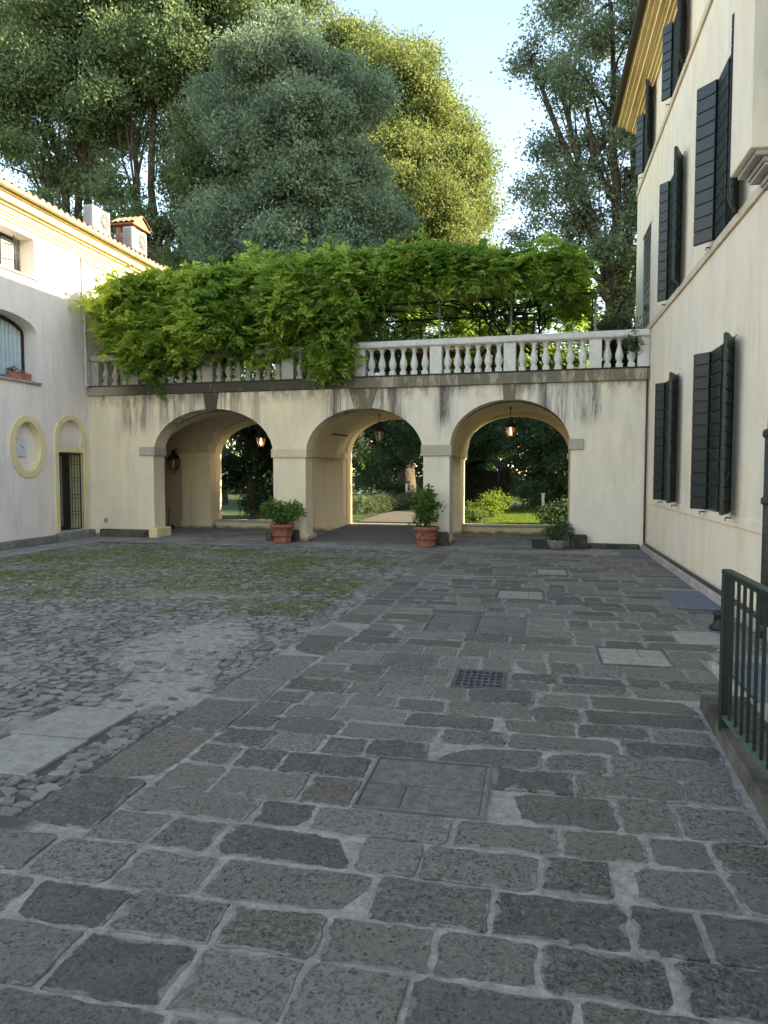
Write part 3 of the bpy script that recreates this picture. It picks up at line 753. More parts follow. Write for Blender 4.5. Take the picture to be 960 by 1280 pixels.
# vaults
def vault(c, a, sp, rise, groin, u0, u1, cap=0.0):
    m = MB(); nu, nv = 44, 24
    for j in range(nv+1):
        v = VF-0.001 + (VB0-VF+0.002)*j/nv
        for i in range(nu+1):
            uu = u0 + (u1-u0)*i/nu
            k = max(0, 1-((uu-c)/a)**2); z = sp + rise*math.sqrt(k)
            if groin:
                k2 = max(0, 1-((v-(VF+VB0)/2)/((VB0-VF)/2))**2); z = max(z, sp + (rise+0.02)*math.sqrt(k2))
            m.v.append((uu, v, z))
    for j in range(nv):
        for i in range(nu):
            q = j*(nu+1)+i; m.f.append((q, q+nu+1, q+nu+2, q+1)); m.sm.append(not groin)
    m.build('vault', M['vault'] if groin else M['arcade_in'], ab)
vault(3.47, 1.66, 2.05, 1.12, True, 0.06, 5.50)
vault(7.33, 1.44, 2.02, 1.10, False, 5.89, 8.77)
vault(10.66, 1.33, 2.16, 1.06, False, 9.33, 11.99)
for u0, u1 in ((5.50, 5.89), (8.77, 9.33), (11.99, ALEN-0.4)): MB().box(u0, u1, VF, VB0, 2.02, 3.4).build('cross_beam', M['arcade_in'], ab)
# back piers stand proud of the back wall
for u0, u1 in ((1.02, 1.94), (5.17, 5.96), (8.61, 9.19)):
    MB().box(u0, u1, VB0-0.28, VB0-0.004, -0.02, 2.04, 0.012).build('pier', M['arcade_in'], ab)
    MB().box(u0-0.035, u1+0.035, VB0-0.315, VB0+0.02, 2.0, 2.2, 0.012).build('impost', M['arcade_in'], ab)
    MB().box(u0-0.03, u1+0.03, VB0-0.32, VB0-0.003, -0.02, 0.24, 0.012).build('pier_base', M['arcade_in'], ab)
for u0, u1 in ((8.56, 9.24), (11.88, 12.2)): MB().box(u0, u1, VB0+0.0-0.03, VB1+0.03, 1.98, 2.12, 0.01).build('impost', M['yellow_pale'], ab)
# imposts of the front piers: bands wrapping each pier
def impost(u0, u1, z0, z1, mat='impost', v1=VF): MB().box(u0, u1, -0.045, v1+0.02, z0, z1, 0.01).build('impost', M[mat], ab)
impost(1.47, 1.85, 2.06, 2.28); impost(1.86, 1.905, 2.06, 2.28)
impost(5.05, 5.955, 1.99, 2.20, 'arcade_in'); impost(8.70, 9.40, 2.01, 2.26); impost(11.93, 12.24, 2.13, 2.36)
# keystones
for c, z0, w0, w1 in ((3.47, 3.16, 0.14, 0.20), (7.33, 3.10, 0.20, 0.34), (10.66, 3.21, 0.12, 0.15)):
    MB().prism([(c-w0, z0), (c+w0, z0), (c+w1, 3.575), (c-w1, 3.575)], -0.03, 0.02).build('keystone', M['cornice'], ab)
# cornice, dark ledge
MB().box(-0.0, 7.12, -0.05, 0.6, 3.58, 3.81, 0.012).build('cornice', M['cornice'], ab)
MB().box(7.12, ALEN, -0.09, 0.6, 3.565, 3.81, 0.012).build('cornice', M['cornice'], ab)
MB().box(0.0, 7.13, -0.07, 0.5, 3.812, 3.835).build('ledge', M['plinth_dark'], ab)
MB().box(7.13, ALEN, -0.11, 0.5, 3.812, 3.835).build('ledge', M['frame_dark'], ab)
MB().box(0.0, ALEN, 0.5, VB1, 3.60, 3.80).build('terrace_floor', M['strip'], ab)
# foot of the wall
MB().box(0.35, 1.75, -0.16, -0.001, -0.02, 0.20, 0.03).build('plinth', M['plinth_dark'], ab)
MB().box(1.76, 2.0, -0.14, VF+0.05, -0.02, 0.25, 0.02).build('pier_base', M['yellow_pale'], ab)
MB().box(5.0, 5.98, -0.05, VF+0.04, -0.02, 0.16, 0.02).build('pier_base', M['arcade_in'], ab)
MB().box(5.52, 5.78, -0.24, -0.052, -0.02, 0.29, 0.03).build('guard_stone', M['plinth_dark'], ab)
MB().box(4.96, 5.14, -0.20, -0.052, -0.02, 0.27, 0.03).build('guard_stone', M['plinth_dark'], ab)
MB().box(9.05, 9.36, -0.26, -0.052, -0.02, 0.31, 0.03).build('guard_stone', M['plinth_dark'], ab)
MB().box(8.62, 8.86, -0.20, -0.052, -0.02, 0.27, 0.03).build('guard_stone', M['plinth_dark'], ab)
MB().box(8.72, 9.4, -0.05, VF+0.04, -0.02, 0.14, 0.02).build('pier_base', M['arcade_in'], ab)
MB().box(11.98, 12.34, -0.22, 0.1, -0.02, 0.31, 0.03).build('guard_stone', M['plinth_dark'], ab)
MB().box(12.36, 13.4, -0.07, -0.001, -0.02, 0.13, 0.02).build('plinth', M['plinth_dark'], ab)
MB().tube([(5.93, 0.62, 2.62), (6.28, 2.1, 2.60)], 0.022, 6).build('tie_rod', M['iron'], ab)
ob = MB().box(0.40, 0.50, -0.03, 0.0, 0.36, 0.47, 0.008).build('socket_box', M['white_case'], ab)
MB().box(0.43, 0.47, -0.036, -0.03, 0.395, 0.435).build('socket', M['grey_plastic'], ob)
# corner pipe
tag(MB().tube([A(ALEN-0.045, -0.07, 3.80), A(ALEN-0.05, -0.07, 0.13), A(ALEN-0.05, -0.14, 0.11)], 0.022, 8).build('corner_pipe', M['copper']), 'thin dark copper pipe in the corner of arcade and right wall', 'pipe')
# arcade floor
af = tag(link('arcade_floor', None), kind='structure'); af.location = AP; af.rotation_euler = (0,0,AANG)
for (u0, u1) in ((0.06, 5.9), (8.75, ALEN-0.4)):
    u = u0
    while u < u1-0.05:
        e = min(u1, u + rnd.uniform(0.8, 1.2)); e = u1 if u1-e < 0.4 else e
        for v0, v1 in ((-0.01, 0.95), (0.95, 1.95), (1.95, VB0)):
            MB().box(u+0.003, e-0.003, v0+0.003, v1-0.003, -0.03, 0.018 + rnd.uniform(0, 0.003)).build('floor_slab', M['strip'], af)
        u = e
MB().add([(5.98,0.15,0.045),(8.70,0.15,0.045),(8.60,VB0+0.0,0.19),(5.97,VB0+0.0,0.19),(5.98,0.15,-0.02),(8.70,0.15,-0.02)], [(0,1,2,3),(4,5,1,0)]).build('ramp', M['slab_grey'], af)
MB().box(5.86, 8.58, VB0-0.0, VB1+0.3, 0.0, 0.195).build('threshold', M['pale_slab'], af)

# ------------------------------------------------------------------ balustrade
bl = thing('balustrade', 'pale stone balustrade along the terrace edge above the arches', 'balustrade', AP, AANG)
peds = [(0.02,0.24), (1.10,1.40), (3.18,3.46), (5.28,5.58), (7.13,7.38), (8.89,9.16), (10.53,10.79), (12.32,12.58), (13.30,13.53)]
prof = [(0.062,0.10),(0.066,0.115),(0.05,0.135),(0.052,0.15),(0.078,0.20),(0.088,0.25),(0.084,0.30),(0.066,0.365),(0.047,0.44),(0.040,0.50),(0.043,0.525),(0.058,0.535),(0.058,0.552),(0.047,0.56),(0.052,0.575),(0.066,0.585)]
bm_ = MB().lathe(prof, n=14); bm_.box(-0.072, 0.072, -0.072, 0.072, 0, 0.10, 0.006); bm_.box(-0.068, 0.068, -0.068, 0.068, 0.585, 0.615)
bme = bm_.mesh('baluster'); bme.materials.append(M['bal'])
for i, (a, b) in enumerate(peds):
    off = 0.10 if a < 7 else 0.0
    MB().box(a, b, off-0.01, off+0.24, 3.836, 4.452, 0.006).build('pedestal', M['bal'], bl)
    if i+1 < len(peds):
        c = peds[i+1][0]; n = {5: 6, 6: 6, 4: 6, 7: 3}.get(i, max(3, round((c-b)/0.265)-0)); n = 6 if i in (4, 5, 6) else n
        if i == 7: n = 3
        if i == 0: n = 3
        for k in range(n):
            o = link('baluster', bme, bl); o.location = (b + (c-b)*(k+0.5)/n, off+0.115, 3.836); o.rotation_euler = (0,0,rnd.uniform(-0.06,0.06))
def rail(u0, u1, off):
    m = MB().prism([(off-0.06, 4.47),(off-0.075,4.50),(off-0.075,4.58),(off-0.045,4.61),(off+0.275,4.61),(off+0.305,4.58),(off+0.305,4.50),(off+0.29,4.47)], u0, u1, 'x')
    m.box(u0, u1, off+0.0, off+0.23, 4.452, 4.471); m.build('top_rail', M['bal'], bl)
for a, b, off in ((0.0,1.24,0.1), (1.243,3.3,0.1), (3.303,5.42,0.1), (5.423,7.10,0.1), (7.103,9.02,0), (9.023,10.66,0), (10.663,12.44,0), (12.443,13.53,0)): rail(a, b, off)

# ------------------------------------------------------------------ LEFT HOUSE
lh = thing('left_house', 'two storey house in pale rose plaster with yellow cornice on the left', 'house', (XL, 0, 0))
LW = MB().box(-0.6, 0, 3.0, 19.6, -0.03, 7.75).build('wall', M['left_wall'], lh); bpy.context.view_layer.update()
def ell(cy, cz, ry, rz, n=40): return [(cy + ry*math.cos(2*math.pi*k/n), cz + rz*math.sin(2*math.pi*k/n)) for k in range(n)]
def seg_arch(y0, y1, z0, zs, zt, n=16): return [(y0, z0), (y1, z0)] + [((y0+y1)/2 + (y1-y0)/2*math.cos(math.pi*k/n), zs + (zt-zs)*math.sin(math.pi*k/n)) for k in range(n+1)]
w1 = (12.75, 14.55, 6.06, 6.93); w2p = seg_arch(12.55, 14.57, 3.70, 4.80, 5.13)
carve(LW, [MB().box(-0.45, 0.2, w1[0], w1[1], w1[2], w1[3]), MB().prism(w2p, -0.42, 0.2, 'x'),
           MB().prism(ell(14.16, 2.22, 0.42, 0.57), -0.13, 0.2, 'x'),
           MB().prism(seg_arch(15.18, 16.15, 2.25, 2.44, 2.92), -0.10, 0.2, 'x'), MB().box(-0.40, 0.2, 15.18, 16.15, 0.19, 2.13)])
# windows
def window_grid(parent, x, y0, y1, z0, z1, ny, nz, pane='pane_dark', fr=0.05, fm='frame_dark', curtain=False):
    w = MB()
    w.box(x-0.03, x+0.03, y0, y0+fr, z0, z1); w.box(x-0.03, x+0.03, y1-fr, y1, z0, z1)
    w.box(x-0.03, x+0.03, y0+fr, y1-fr, z0, z0+fr); w.box(x-0.03, x+0.03, y0+fr, y1-fr, z1-fr, z1)
    f = w.build('window', M[fm], parent); g = MB()
    for k in range(1, ny): yy = y0+(y1-y0)*k/ny; g.box(x-0.015, x+0.02, yy-0.018, yy+0.018, z0+fr, z1-fr)
    for k in range(1, nz): zz = z0+(z1-z0)*k/nz; g.box(x-0.014, x+0.021, y0+fr, y1-fr, zz-0.014, zz+0.014)
    if ny > 1 or nz > 1: g.build('glazing_bar', M[fm], f)
    for a in range(ny):
        for b in range(nz):
            MB().box(x-0.012, x-0.004, y0+(y1-y0)*a/ny+0.02, y0+(y1-y0)*(a+1)/ny-0.02, z0+(z1-z0)*b/nz+0.016, z0+(z1-z0)*(b+1)/nz-0.016).build('pane', M[pane], f)
    if curtain:
        c = MB(); n = 60
        for k in range(n+1):
            yy = y0+0.06 + (y1-y0-0.12)*k/n; xx = x-0.03 + 0.0 + 0.018*math.sin(k*1.35)
            c.v += [(xx+0.055, yy, z0+0.06), (xx+0.055, yy, z1-0.06)]
        for k in range(n): c.f.append((2*k, 2*k+2, 2*k+3, 2*k+1)); c.sm.append(True)
        c.build('curtain', M['curtain'], f)
    return f
window_grid(lh, -0.40, 12.76, 14.54, 6.07, 6.92, 3, 1, 'pane_sky')
# open grille leaf in front of the upper window
g = MB()
for k in range(5): g.tube([(-0.30+0.05*k, 14.42-0.10*k, 6.10), (-0.30+0.05*k, 14.42-0.10*k, 6.86)], 0.011, 6)
for z in (6.15, 6.48, 6.82): g.tube([(-0.30, 14.42, z), (-0.10, 14.02, z)], 0.011, 6)
g.build('grille', M['iron'], lh)
wf = MB().prism(seg_arch(12.56, 14.56, 3.71, 4.79, 5.12), -0.40, -0.34, 'x').build('window', M['frame_dark'], lh); bpy.context.view_layer.update()
carve(wf, [MB().prism(seg_arch(12.63, 14.49, 3.78, 4.75, 5.05), -0.5, -0.2, 'x')])
MB().prism(seg_arch(12.62, 14.50, 3.77, 4.75, 5.06), -0.375, -0.365, 'x').build('pane', M['pane_sky'], wf)
c = MB(); n = 70
for k in range(n+1):
    yy = 12.66 + 1.80*k/n; q = abs(yy-13.56)/0.93; zt = 4.75 + 0.30*math.sqrt(max(0, 1-q*q))
    c.v += [(-0.350+0.012*math.sin(k*1.3), yy, 3.80), (-0.350+0.012*math.sin(k*1.3+0.4), yy, zt-0.02)]
for k in range(n): c.f.append((2*k, 2*k+2, 2*k+3, 2*k+1)); c.sm.append(True)
c.build('curtain', M['curtain'], wf)
MB().box(-0.44, 0.05, 12.7, 14.60, 6.01, 6.058, 0.006).build('sill', M['stone'], lh)
MB().box(-0.42, 0.06, 12.5, 14.63, 3.645, 3.698, 0.006).build('sill', M['stone'], lh)
# oval niche
def ring_ell(mb, cy, cz, a0, b0, a1, b1, x0, x1, n=48):
    vv = []
    for k in range(n):
        t = 2*math.pi*k/n; c_, s_ = math.cos(t), math.sin(t)
        vv += [(x0, cy+a0*c_, cz+b0*s_), (x1, cy+a0*c_, cz+b0*s_), (x1, cy+a1*c_, cz+b1*s_), (x0, cy+a1*c_, cz+b1*s_)]
    ff = []
    for k in range(n):
        for q in range(4): ff.append((4*k+q, 4*k+(q+1) % 4, 4*((k+1) % n)+(q+1) % 4, 4*((k+1) % n)+q))
    return mb.add(vv, ff)
ring_ell(MB(), 14.15, 2.22, 0.60, 0.70, 0.415, 0.565, -0.02, 0.035).build('niche_surround', M['yellow_pale'], lh, True)
ring_ell(MB(), 14.16, 2.22, 0.417, 0.567, 0.400, 0.55, -0.128, 0.0).build('niche_reveal', M['yellow_pale'], lh, True)
# door surround
def arch_ring(y0, y1, z0, zs, zt, wd, n=24):
    c_ = (y0+y1)/2; a = (y1-y0)/2; o = []
    o_ = [(y1+wd, z0)] + [(c_+(a+wd)*math.cos(math.pi*k/n), zs+(zt-zs+wd)*math.sin(math.pi*k/n)) for k in range(n+1)] + [(y0-wd, z0)]
    i_ = [(y1, z0)] + [(c_+a*math.cos(math.pi*k/n), zs+(zt-zs)*math.sin(math.pi*k/n)) for k in range(n+1)] + [(y0, z0)]
    return o_, i_
o_, i_ = arch_ring(15.18, 16.15, 0.19, 2.44, 2.92, 0.13)
m = MB(); k = len(o_)
vv = [(-0.02, *p) for p in o_] + [(0.04, *p) for p in o_] + [(0.04, *p) for p in i_] + [(-0.02, *p) for p in i_]
ff = []
for q in range(k-1):
    for r_ in range(4): a = r_*k+q; b = ((r_+1) % 4)*k+q; ff.append((a, a+1, b+1, b))
m.add(vv, ff); m.box(-0.095, 0.03, 15.18, 16.15, 2.135, 2.25); m.build('door_surround', M['yellow_pale'], lh, True)
for yy in (15.175, 16.125): MB().box(-0.39, -0.02, yy+0.006, yy+0.024, 0.2, 2.13).build('door_reveal', M['yellow_pale'], lh)
dr = MB().box(-0.39, -0.35, 15.2, 16.12, 0.2, 2.12).build('door', M['frame_dark'], lh)
MB().box(-0.349, -0.343, 15.24, 15.80, 0.3, 2.05).build('pane', M['pane_sky'], dr)
c = MB(); n = 40
for k in range(n+1): yy = 15.25+0.5*k/n; c.v += [(-0.335+0.012*math.sin(k*1.4), yy, 0.32), (-0.335+0.012*math.sin(k*1.4), yy, 2.04)]
for k in range(n): c.f.append((2*k, 2*k+2, 2*k+3, 2*k+1)); c.sm.append(True)
c.build('curtain', M['curtain'], dr)
gr = MB()
gr.box(-0.012, 0.012, 15.20, 15.225, 0.22, 2.11); gr.box(-0.012, 0.012, 16.10, 16.13, 0.22, 2.11)
gr.box(-0.012, 0.012, 15.2, 16.13, 2.085, 2.11); gr.box(-0.012, 0.012, 15.2, 16.13, 0.22, 0.245)
for k in range(1, 8):
    yy = 15.21+0.905*k/8
    if k == 4: gr.box(-0.012, 0.012, yy-0.014, yy+0.014, 0.22, 2.11)
    else: gr.box(-0.006, 0.006, yy-0.006, yy+0.006, 0.24, 2.09)
for z in (0.58, 0.66, 1.0, 1.08, 1.42, 1.5, 1.84, 1.92): gr.box(-0.007, 0.007, 15.22, 16.11, z-0.006, z+0.006)
go = gr.build('door_grille', M['iron'], lh); go.location.x = 0.0; go.location = (-0.05, 0, 0)
MB().box(0.0, 0.16, 15.02, 16.40, -0.02, 0.185, 0.012).build('door_step', M['kerb'], lh)
y = 3.0; 
while y < 15.0:
    e = min(15.015, y+1.4); MB().box(0.0, 0.12, y+0.003, e-0.003, -0.02, 0.15, 0.012).build('kerb_stone', M['kerb'], lh); y = e
# cornice: stepped yellow mouldings, gutter, roof
for (p, z0, z1) in ((0.05, 7.06, 7.14), (0.09, 7.14, 7.19), (0.13, 7.19, 7.30), (0.20, 7.30, 7.35), (0.30, 7.352, 7.50), (0.36, 7.50, 7.56)):
    MB().box(-0.05, p, 3.0, 19.62, z0+0.001, z1).build('cornice', M['yellow'], lh)
m = MB(); n = 8; pr = [(0.37+0.075*(1-math.cos(math.pi*k/n)), 7.60-0.075*math.sin(math.pi*k/n)) for k in range(n+1)]
pr = pr + [(x-0.006 if k > 0 else x, z) for k, (x, z) in enumerate(reversed([(0.376+0.069*(1-math.cos(math.pi*k/n)), 7.60-0.066*math.sin(math.pi*k/n)) for k in range(n+1)]))]
vv = [(x, 3.0, z) for x, z in pr] + [(x, 19.65, z) for x, z in pr]; k = len(pr)
m.add(vv, [(i, (i+1) % k, k+(i+1) % k, k+i) for i in range(k)], True).build('gutter', M['gutter'], lh)
rs = math.tan(R(19))
roof = MB().add([(0.42,3.0,7.60),(0.42,19.7,7.60),(-4.2,19.7,7.60+4.62*rs),(-4.2,3.0,7.60+4.62*rs),(-8.8,3.0,7.6),(-8.8,19.7,7.6)], [(0,1,2,3),(3,2,5,4),(0,3,4),(1,5,2)]).build('roof', M['tile'], lh)
tm = MB()
for i in range(58):
    yc = 19.6 - i*0.215
    for j in range(7):
        xa = 0.50 - j*0.38; xb = xa-0.44; za = 7.60+(0.42-xa)*rs+0.02; zb = 7.60+(0.42-xb)*rs+0.005; jt = rnd.uniform(-0.012, 0.012)
        vv = []
        for (x, z, rr_) in ((xa, za, 0.088), (xb, zb, 0.072)):
            for k in range(7): t_ = math.pi*k/6; vv.append((x, yc+jt+rr_*math.cos(t_), z+0.085*math.sin(t_)))
        b = len(tm.v); tm.v += vv
        for k in range(6): tm.f.append((b+k, b+k+1, b+7+k+1, b+7+k)); tm.sm.append(True)
        # open mortar end
        tm.f.append(tuple(b+k for k in range(7))); tm.sm.append(False)
tag(tm.build('roof_tiles', M['tile'], roof), kind='stuff')
MB().box(-8.8, -0.6, 3.0, 19.55, -0.03, 7.55).build('core', M['left_wall'], lh)
# downpipe on the left house
tag(MB().tube([(XL+0.07,16.27,7.05),(XL+0.07,16.27,5.2),(XL+0.07,16.27,5.19),(XL+0.07,16.27,3.86),(XL+0.14,16.20,3.83)], [0.045,0.045,0.032,0.032,0.032], 10).build('downpipe', M['white_pipe']), 'slim pale downpipe at the end of the rose plaster wall', 'downpipe')
tag(MB().tube([(XL+0.05,16.3,6.98),(XL+0.05,18.6,6.98)], 0.028, 8).build('wall_conduit', M['white_pipe']), 'horizontal pale conduit under the yellow cornice', 'pipe')
# sundial plaque in the niche
t = thing('sundial_plaque', 'white marble sundial plaque with arched top in the oval niche', 'sundial', (XL-0.128, 14.04, 2.20))
MB().prism([(-0.17,-0.19),(0.17,-0.19)] + [(0.17*math.cos(math.pi*k/12), 0.05+0.16*math.sin(math.pi*k/12)) for k in range(13)], 0.0, 0.035, 'x').build('plaque', M['marble'], t)
m = MB()
for k in range(9): a = R(200+17.5*k); m.box(0.0351, 0.037, math.cos(a)*0.13-0.007, math.cos(a)*0.13+0.007, 0.02+math.sin(a)*0.15-0.007, 0.02+math.sin(a)*0.15+0.007)
m.build('hour_marks', M['grey_plastic'], t)
MB().tube([(0.035,0,0.06),(0.12,0,-0.02)], 0.006, 6).build('gnomon', M['iron'], t)

# AC units and chimney on the left roof
M['fan'] = plain('dark fan recess', (0.035,0.035,0.04), 0.6, 0.1, 12, 0.05)
def ac_unit(loc, label):
    t = thing('air_conditioner', label, 'air conditioner', loc, 0, 'outdoor units on the left roof')
    MB().box(-0.17, 0.17, -0.45, 0.45, 0.06, 0.76, 0.012).build('case', M['white_case'], t)
    f = MB(); n = 28
    f.lathe([(0.265,0),(0.27,0.012),(0.25,0.014)], n=n, caps=False)
    fo = f.build('fan_ring', M['white_case'], t); fo.rotation_euler = (0, R(90), 0); fo.location = (0.171, 0.12, 0.42)
    d = MB().lathe([(0.0,0.004),(0.25,0.004)], n=n, caps=False)
    d = d.build('fan_recess', M['fan'], t); d.rotation_euler = (0, R(90), 0); d.location = (0.171, 0.12, 0.42)
    g = MB()
    for r_ in (0.06, 0.10, 0.14, 0.18, 0.22):
        g.tube([(r_*math.cos(a*math.pi/12), r_*math.sin(a*math.pi/12), 0.014) for a in range(25)], 0.005, 4, False)
    for a in range(8): g.tube([(0.05*math.cos(a*math.pi/4), 0.05*math.sin(a*math.pi/4), 0.015), (0.25*math.cos(a*math.pi/4), 0.25*math.sin(a*math.pi/4), 0.015)], 0.005, 4)
    g.lathe([(0.055,0.010),(0.055,0.022),(0.0,0.024)], n=12)
    go = g.build('fan_guard', M['white_case'], t); go.rotation_euler = (0, R(90), 0); go.location = (0.171, 0.12, 0.42)
    l = MB()
    for k in range(10): l.box(-0.13, 0.13, -0.456, -0.451, 0.12+0.062*k, 0.15+0.062*k)
    for k in range(3): l.box(-0.07+0.07*k-0.006, -0.07+0.07*k+0.006, -0.458, -0.4565, 0.12, 0.71)
    l.build('side_grille', M['grey_plastic'], t)
    m = MB()
    for yy in (-0.3, 0.3): m.box(-0.22, 0.22, yy-0.025, yy+0.025, -0.16, 0.06)
    m.build('bracket', M['pole'], t); t.scale = (0.86, 0.86, 0.86); return t
ac_unit((XL-0.30, 17.45, 7.98), 'white air conditioner standing alone on the tiled roof')
ac_unit((XL-0.02, 18.85, 7.86), 'white air conditioner in front of the brick chimney')
ch = thing('chimney', 'squat brick chimney with a little tiled cap on the left roof', 'chimney', (XL-0.45, 19.35, 7.75))
MB().box(-0.28, 0.28, -0.35, 0.35, 0, 0.78, 0.01).build('stack', M['brick'], ch)
for sx in (-1, 1):
    for sy in (-1, 1): MB().box(sx*0.2-0.07, sx*0.2+0.07, sy*0.27-0.07, sy*0.27+0.07, 0.78, 0.98).build('pillar', M['brick'], ch)
MB().prism([(-0.46,1.0),(0.46,1.0),(0.46,1.04),(0,1.30),(-0.46,1.04)], -0.36, 0.36, 'x').build('cap', M['brick'], ch)
m = MB()
for sy in (-1, 1):
    for k in range(5):
        x = -0.34+0.17*k
        vv = []
        for (yy, zz) in ((0.02, 1.30), (0.50, 1.025)):
            for q in range(7): a = math.pi*q/6; vv.append((x+0.085*math.cos(a), sy*yy, zz+0.06*math.sin(a)))
        b = len(m.v); m.v += vv
        for q in range(6): m.f.append((b+q, b+q+1, b+8+q, b+7+q)); m.sm.append(True)
m.build('cap_tiles', M['tile'], ch)

# ------------------------------------------------------------------ RIGHT HOUSE
rh = thing('right_house', 'tall ivory plastered house with dark green shutters on the right', 'house', (XR, 0, 0))
RW = MB().box(0, 0.5, -3.0, 18.05, -0.03, 9.75).build('wall', M['right_wall'], rh); bpy.context.view_layer.update()
cols = [16.45, 13.2, 9.85, 6.55]
low, mid, up = (1.13, 3.27), (4.72, 6.82), (8.25, 9.55)
wins = [(c_, low) for c_ in cols[1:3]] + [(c_, mid) for c_ in cols] + [(c_, up) for c_ in cols]
HWD = 0.53
carve(RW, [MB().box(-0.2, 0.30, c_-HWD, c_+HWD, z[0], z[1]) for c_, z in wins])
MB().box(0.5, 9.0, -3.0, 17.95, -0.03, 9.7).build('core', M['right_wall'], rh)
for z0, z1, p in ((1.0, 1.125, 0.022), (4.60, 4.715, 0.035), (8.13, 8.245, 0.035)):
    MB().box(-p, -0.001, 5.2 if z0 > 2 else 7.98, 18.05 if z0 > 2 else 15.6, z0, z1, 0.006).build('sill_band', M['stone'] if False else M['band'] if z0 > 2 else M['right_wall'], rh)
def shutter_leaf(parent, w, h, hinge_y, ang, sgn, z0, xoff=-0.03):
    """one leaf: backing board with horizontal planks; ang measured from lying shut in the opening"""
    lf = MB().box(0.0, 0.022, 0.0, w, 0.0, h).build('shutter', M['shutter'], parent)
    n = max(3, round(h/0.168)); ph = h/n
    key = (round(w, 3), round(ph, 4))
    if key not in PLK:
        mb = MB(); mb.box(-0.018, 0.0-0.0005, 0.0, w, 0.006, ph-0.006, 0.005); mb.box(0.0225, 0.036, 0.0, w, 0.006, ph-0.006, 0.005)
        PLK[key] = mb.mesh('plank'); PLK[key].materials.append(M['shutter'])
    for k in range(n):
        o = link('plank', PLK[key], lf); o.location = (0, 0, k*ph)
    lt = MB().tube([(-0.03, w*0.8, h*0.22),(-0.06, w*0.86, h*0.25),(-0.03, w*0.9, h*0.19)], 0.008, 5)
    lt.build('latch', M['iron'], lf)
    lf.location = (xoff, hinge_y, z0); lf.rotation_euler = (0, 0, ang)
    if sgn < 0: lf.scale = (1, -1, 1)
    return lf
PLK = {}
for c_, z in wins:
    h = z[1]-z[0]
    f = MB(); x = 0.2
    f.box(x, x+0.05, c_-HWD, c_-HWD+0.07, z[0], z[1]); f.box(x, x+0.05, c_+HWD-0.07, c_+HWD, z[0], z[1])
    f.box(x, x+0.05, c_-HWD+0.07, c_+HWD-0.07, z[0], z[0]+0.08); f.box(x, x+0.05, c_-HWD+0.07, c_+HWD-0.07, z[1]-0.08, z[1]); f.box(x, x+0.05, c_-0.04, c_+0.04, z[0]+0.08, z[1]-0.08)
    fo = f.build('window', M['frame_dark'], rh)
    for s_ in (-1, 1): MB().box(x+0.02, x+0.028, min(c_+s_*0.04, c_+s_*(HWD-0.07)), max(c_+s_*0.04, c_+s_*(HWD-0.07)), z[0]+0.08, z[1]-0.08).build('pane', M['pane_dark'], fo)
    MB().box(-0.018, -0.0005, c_-HWD-0.12, c_+HWD+0.12, z[1]+0.003, z[1]+0.10, 0.004).build('lintel', M['right_wall'], rh)
    if c_ > 16 and z is mid:  # closed leaves put in to make this opening look dark
        shutter_leaf(rh, 0.50, h-0.02, c_+HWD-0.015, 0, -1, z[0]+0.010, 0.03); shutter_leaf(rh, 0.50, h-0.02, c_-HWD+0.015, 0, 1, z[0]+0.010, 0.03); continue
    # far leaf swung out beyond the wall, a second leaf shut in the opening, near leaf folded back
    shutter_leaf(rh, 0.30 if (z is mid and c_ < 12) else 0.25 if c_ < 12 else 0.20, h-0.02, c_+HWD-0.01, R(-140), -1, z[0]+0.012)
    shutter_leaf(rh, 0.50, h-0.02, c_+HWD-0.015, R(0), -1, z[0]+0.010, -0.012)
    shutter_leaf(rh, 0.42, h-0.02, c_-HWD+0.01, R(158), 1, z[0]+0.012)
    m = MB()
    for yy in (c_+HWD+0.16, c_-HWD-0.12): m.tube([(0, yy, z[0]-0.03), (-0.09, yy, z[0]-0.03), (-0.09, yy, z[0]-0.065)], 0.009, 6)
    m.build('shutter_hook', M['iron'], rh)
# cornice and eave
for (p, z0, z1) in ((0.04, 9.50, 9.58), (0.09, 9.58, 9.63), (0.15, 9.63, 9.70), (0.20, 9.70, 9.73), (0.28, 9.731, 9.83), (0.36, 9.83, 9.88), (0.44, 9.881, 9.97)):
    MB().box(-p, 0.4, -3.0, 18.05+p*0.6, z0+0.001, z1).build('cornice', M['yellow'], rh)
MB().box(-0.47, 0.4, -3.0, 18.35, 9.971, 10.0).build('eave_board', M['yellow'], rh)
MB().tube([(-0.53, -3, 10.03), (-0.53, 18.42, 10.03)], 0.075, 12).build('gutter', M['gutter_dark'], rh)
MB().add([(-0.6,-3,10.02),(-0.6,18.45,10.02),(4.5,18.45,11.3),(4.5,-3,11.3),(9.6,-3,10.02),(9.6,18.45,10.02),(9.6,18.45,10.0),(-0.6,18.45,10.0)], [(0,3,2,1),(3,4,5,2),(1,2,5,6,7)]).build('roof', M['tile'], rh)
# plinth and the pipe running along it
y = 5.35
while y < 15.6:
    e = min(15.62, y+1.6); MB().box(-0.10, -0.001, y+0.003, e-0.003, -0.02, 0.125, 0.012).build('plinth_stone', M['stone'], rh); y = e
tag(MB().tube([(XR-0.055, 15.58, 0.155), (XR-0.055, 10.1, 0.15), (XR-0.055, 7.98, 0.15)], 0.026, 8).build('floor_pipe', M['copper']), 'thin dark pipe lying along the foot of the right wall', 'pipe')
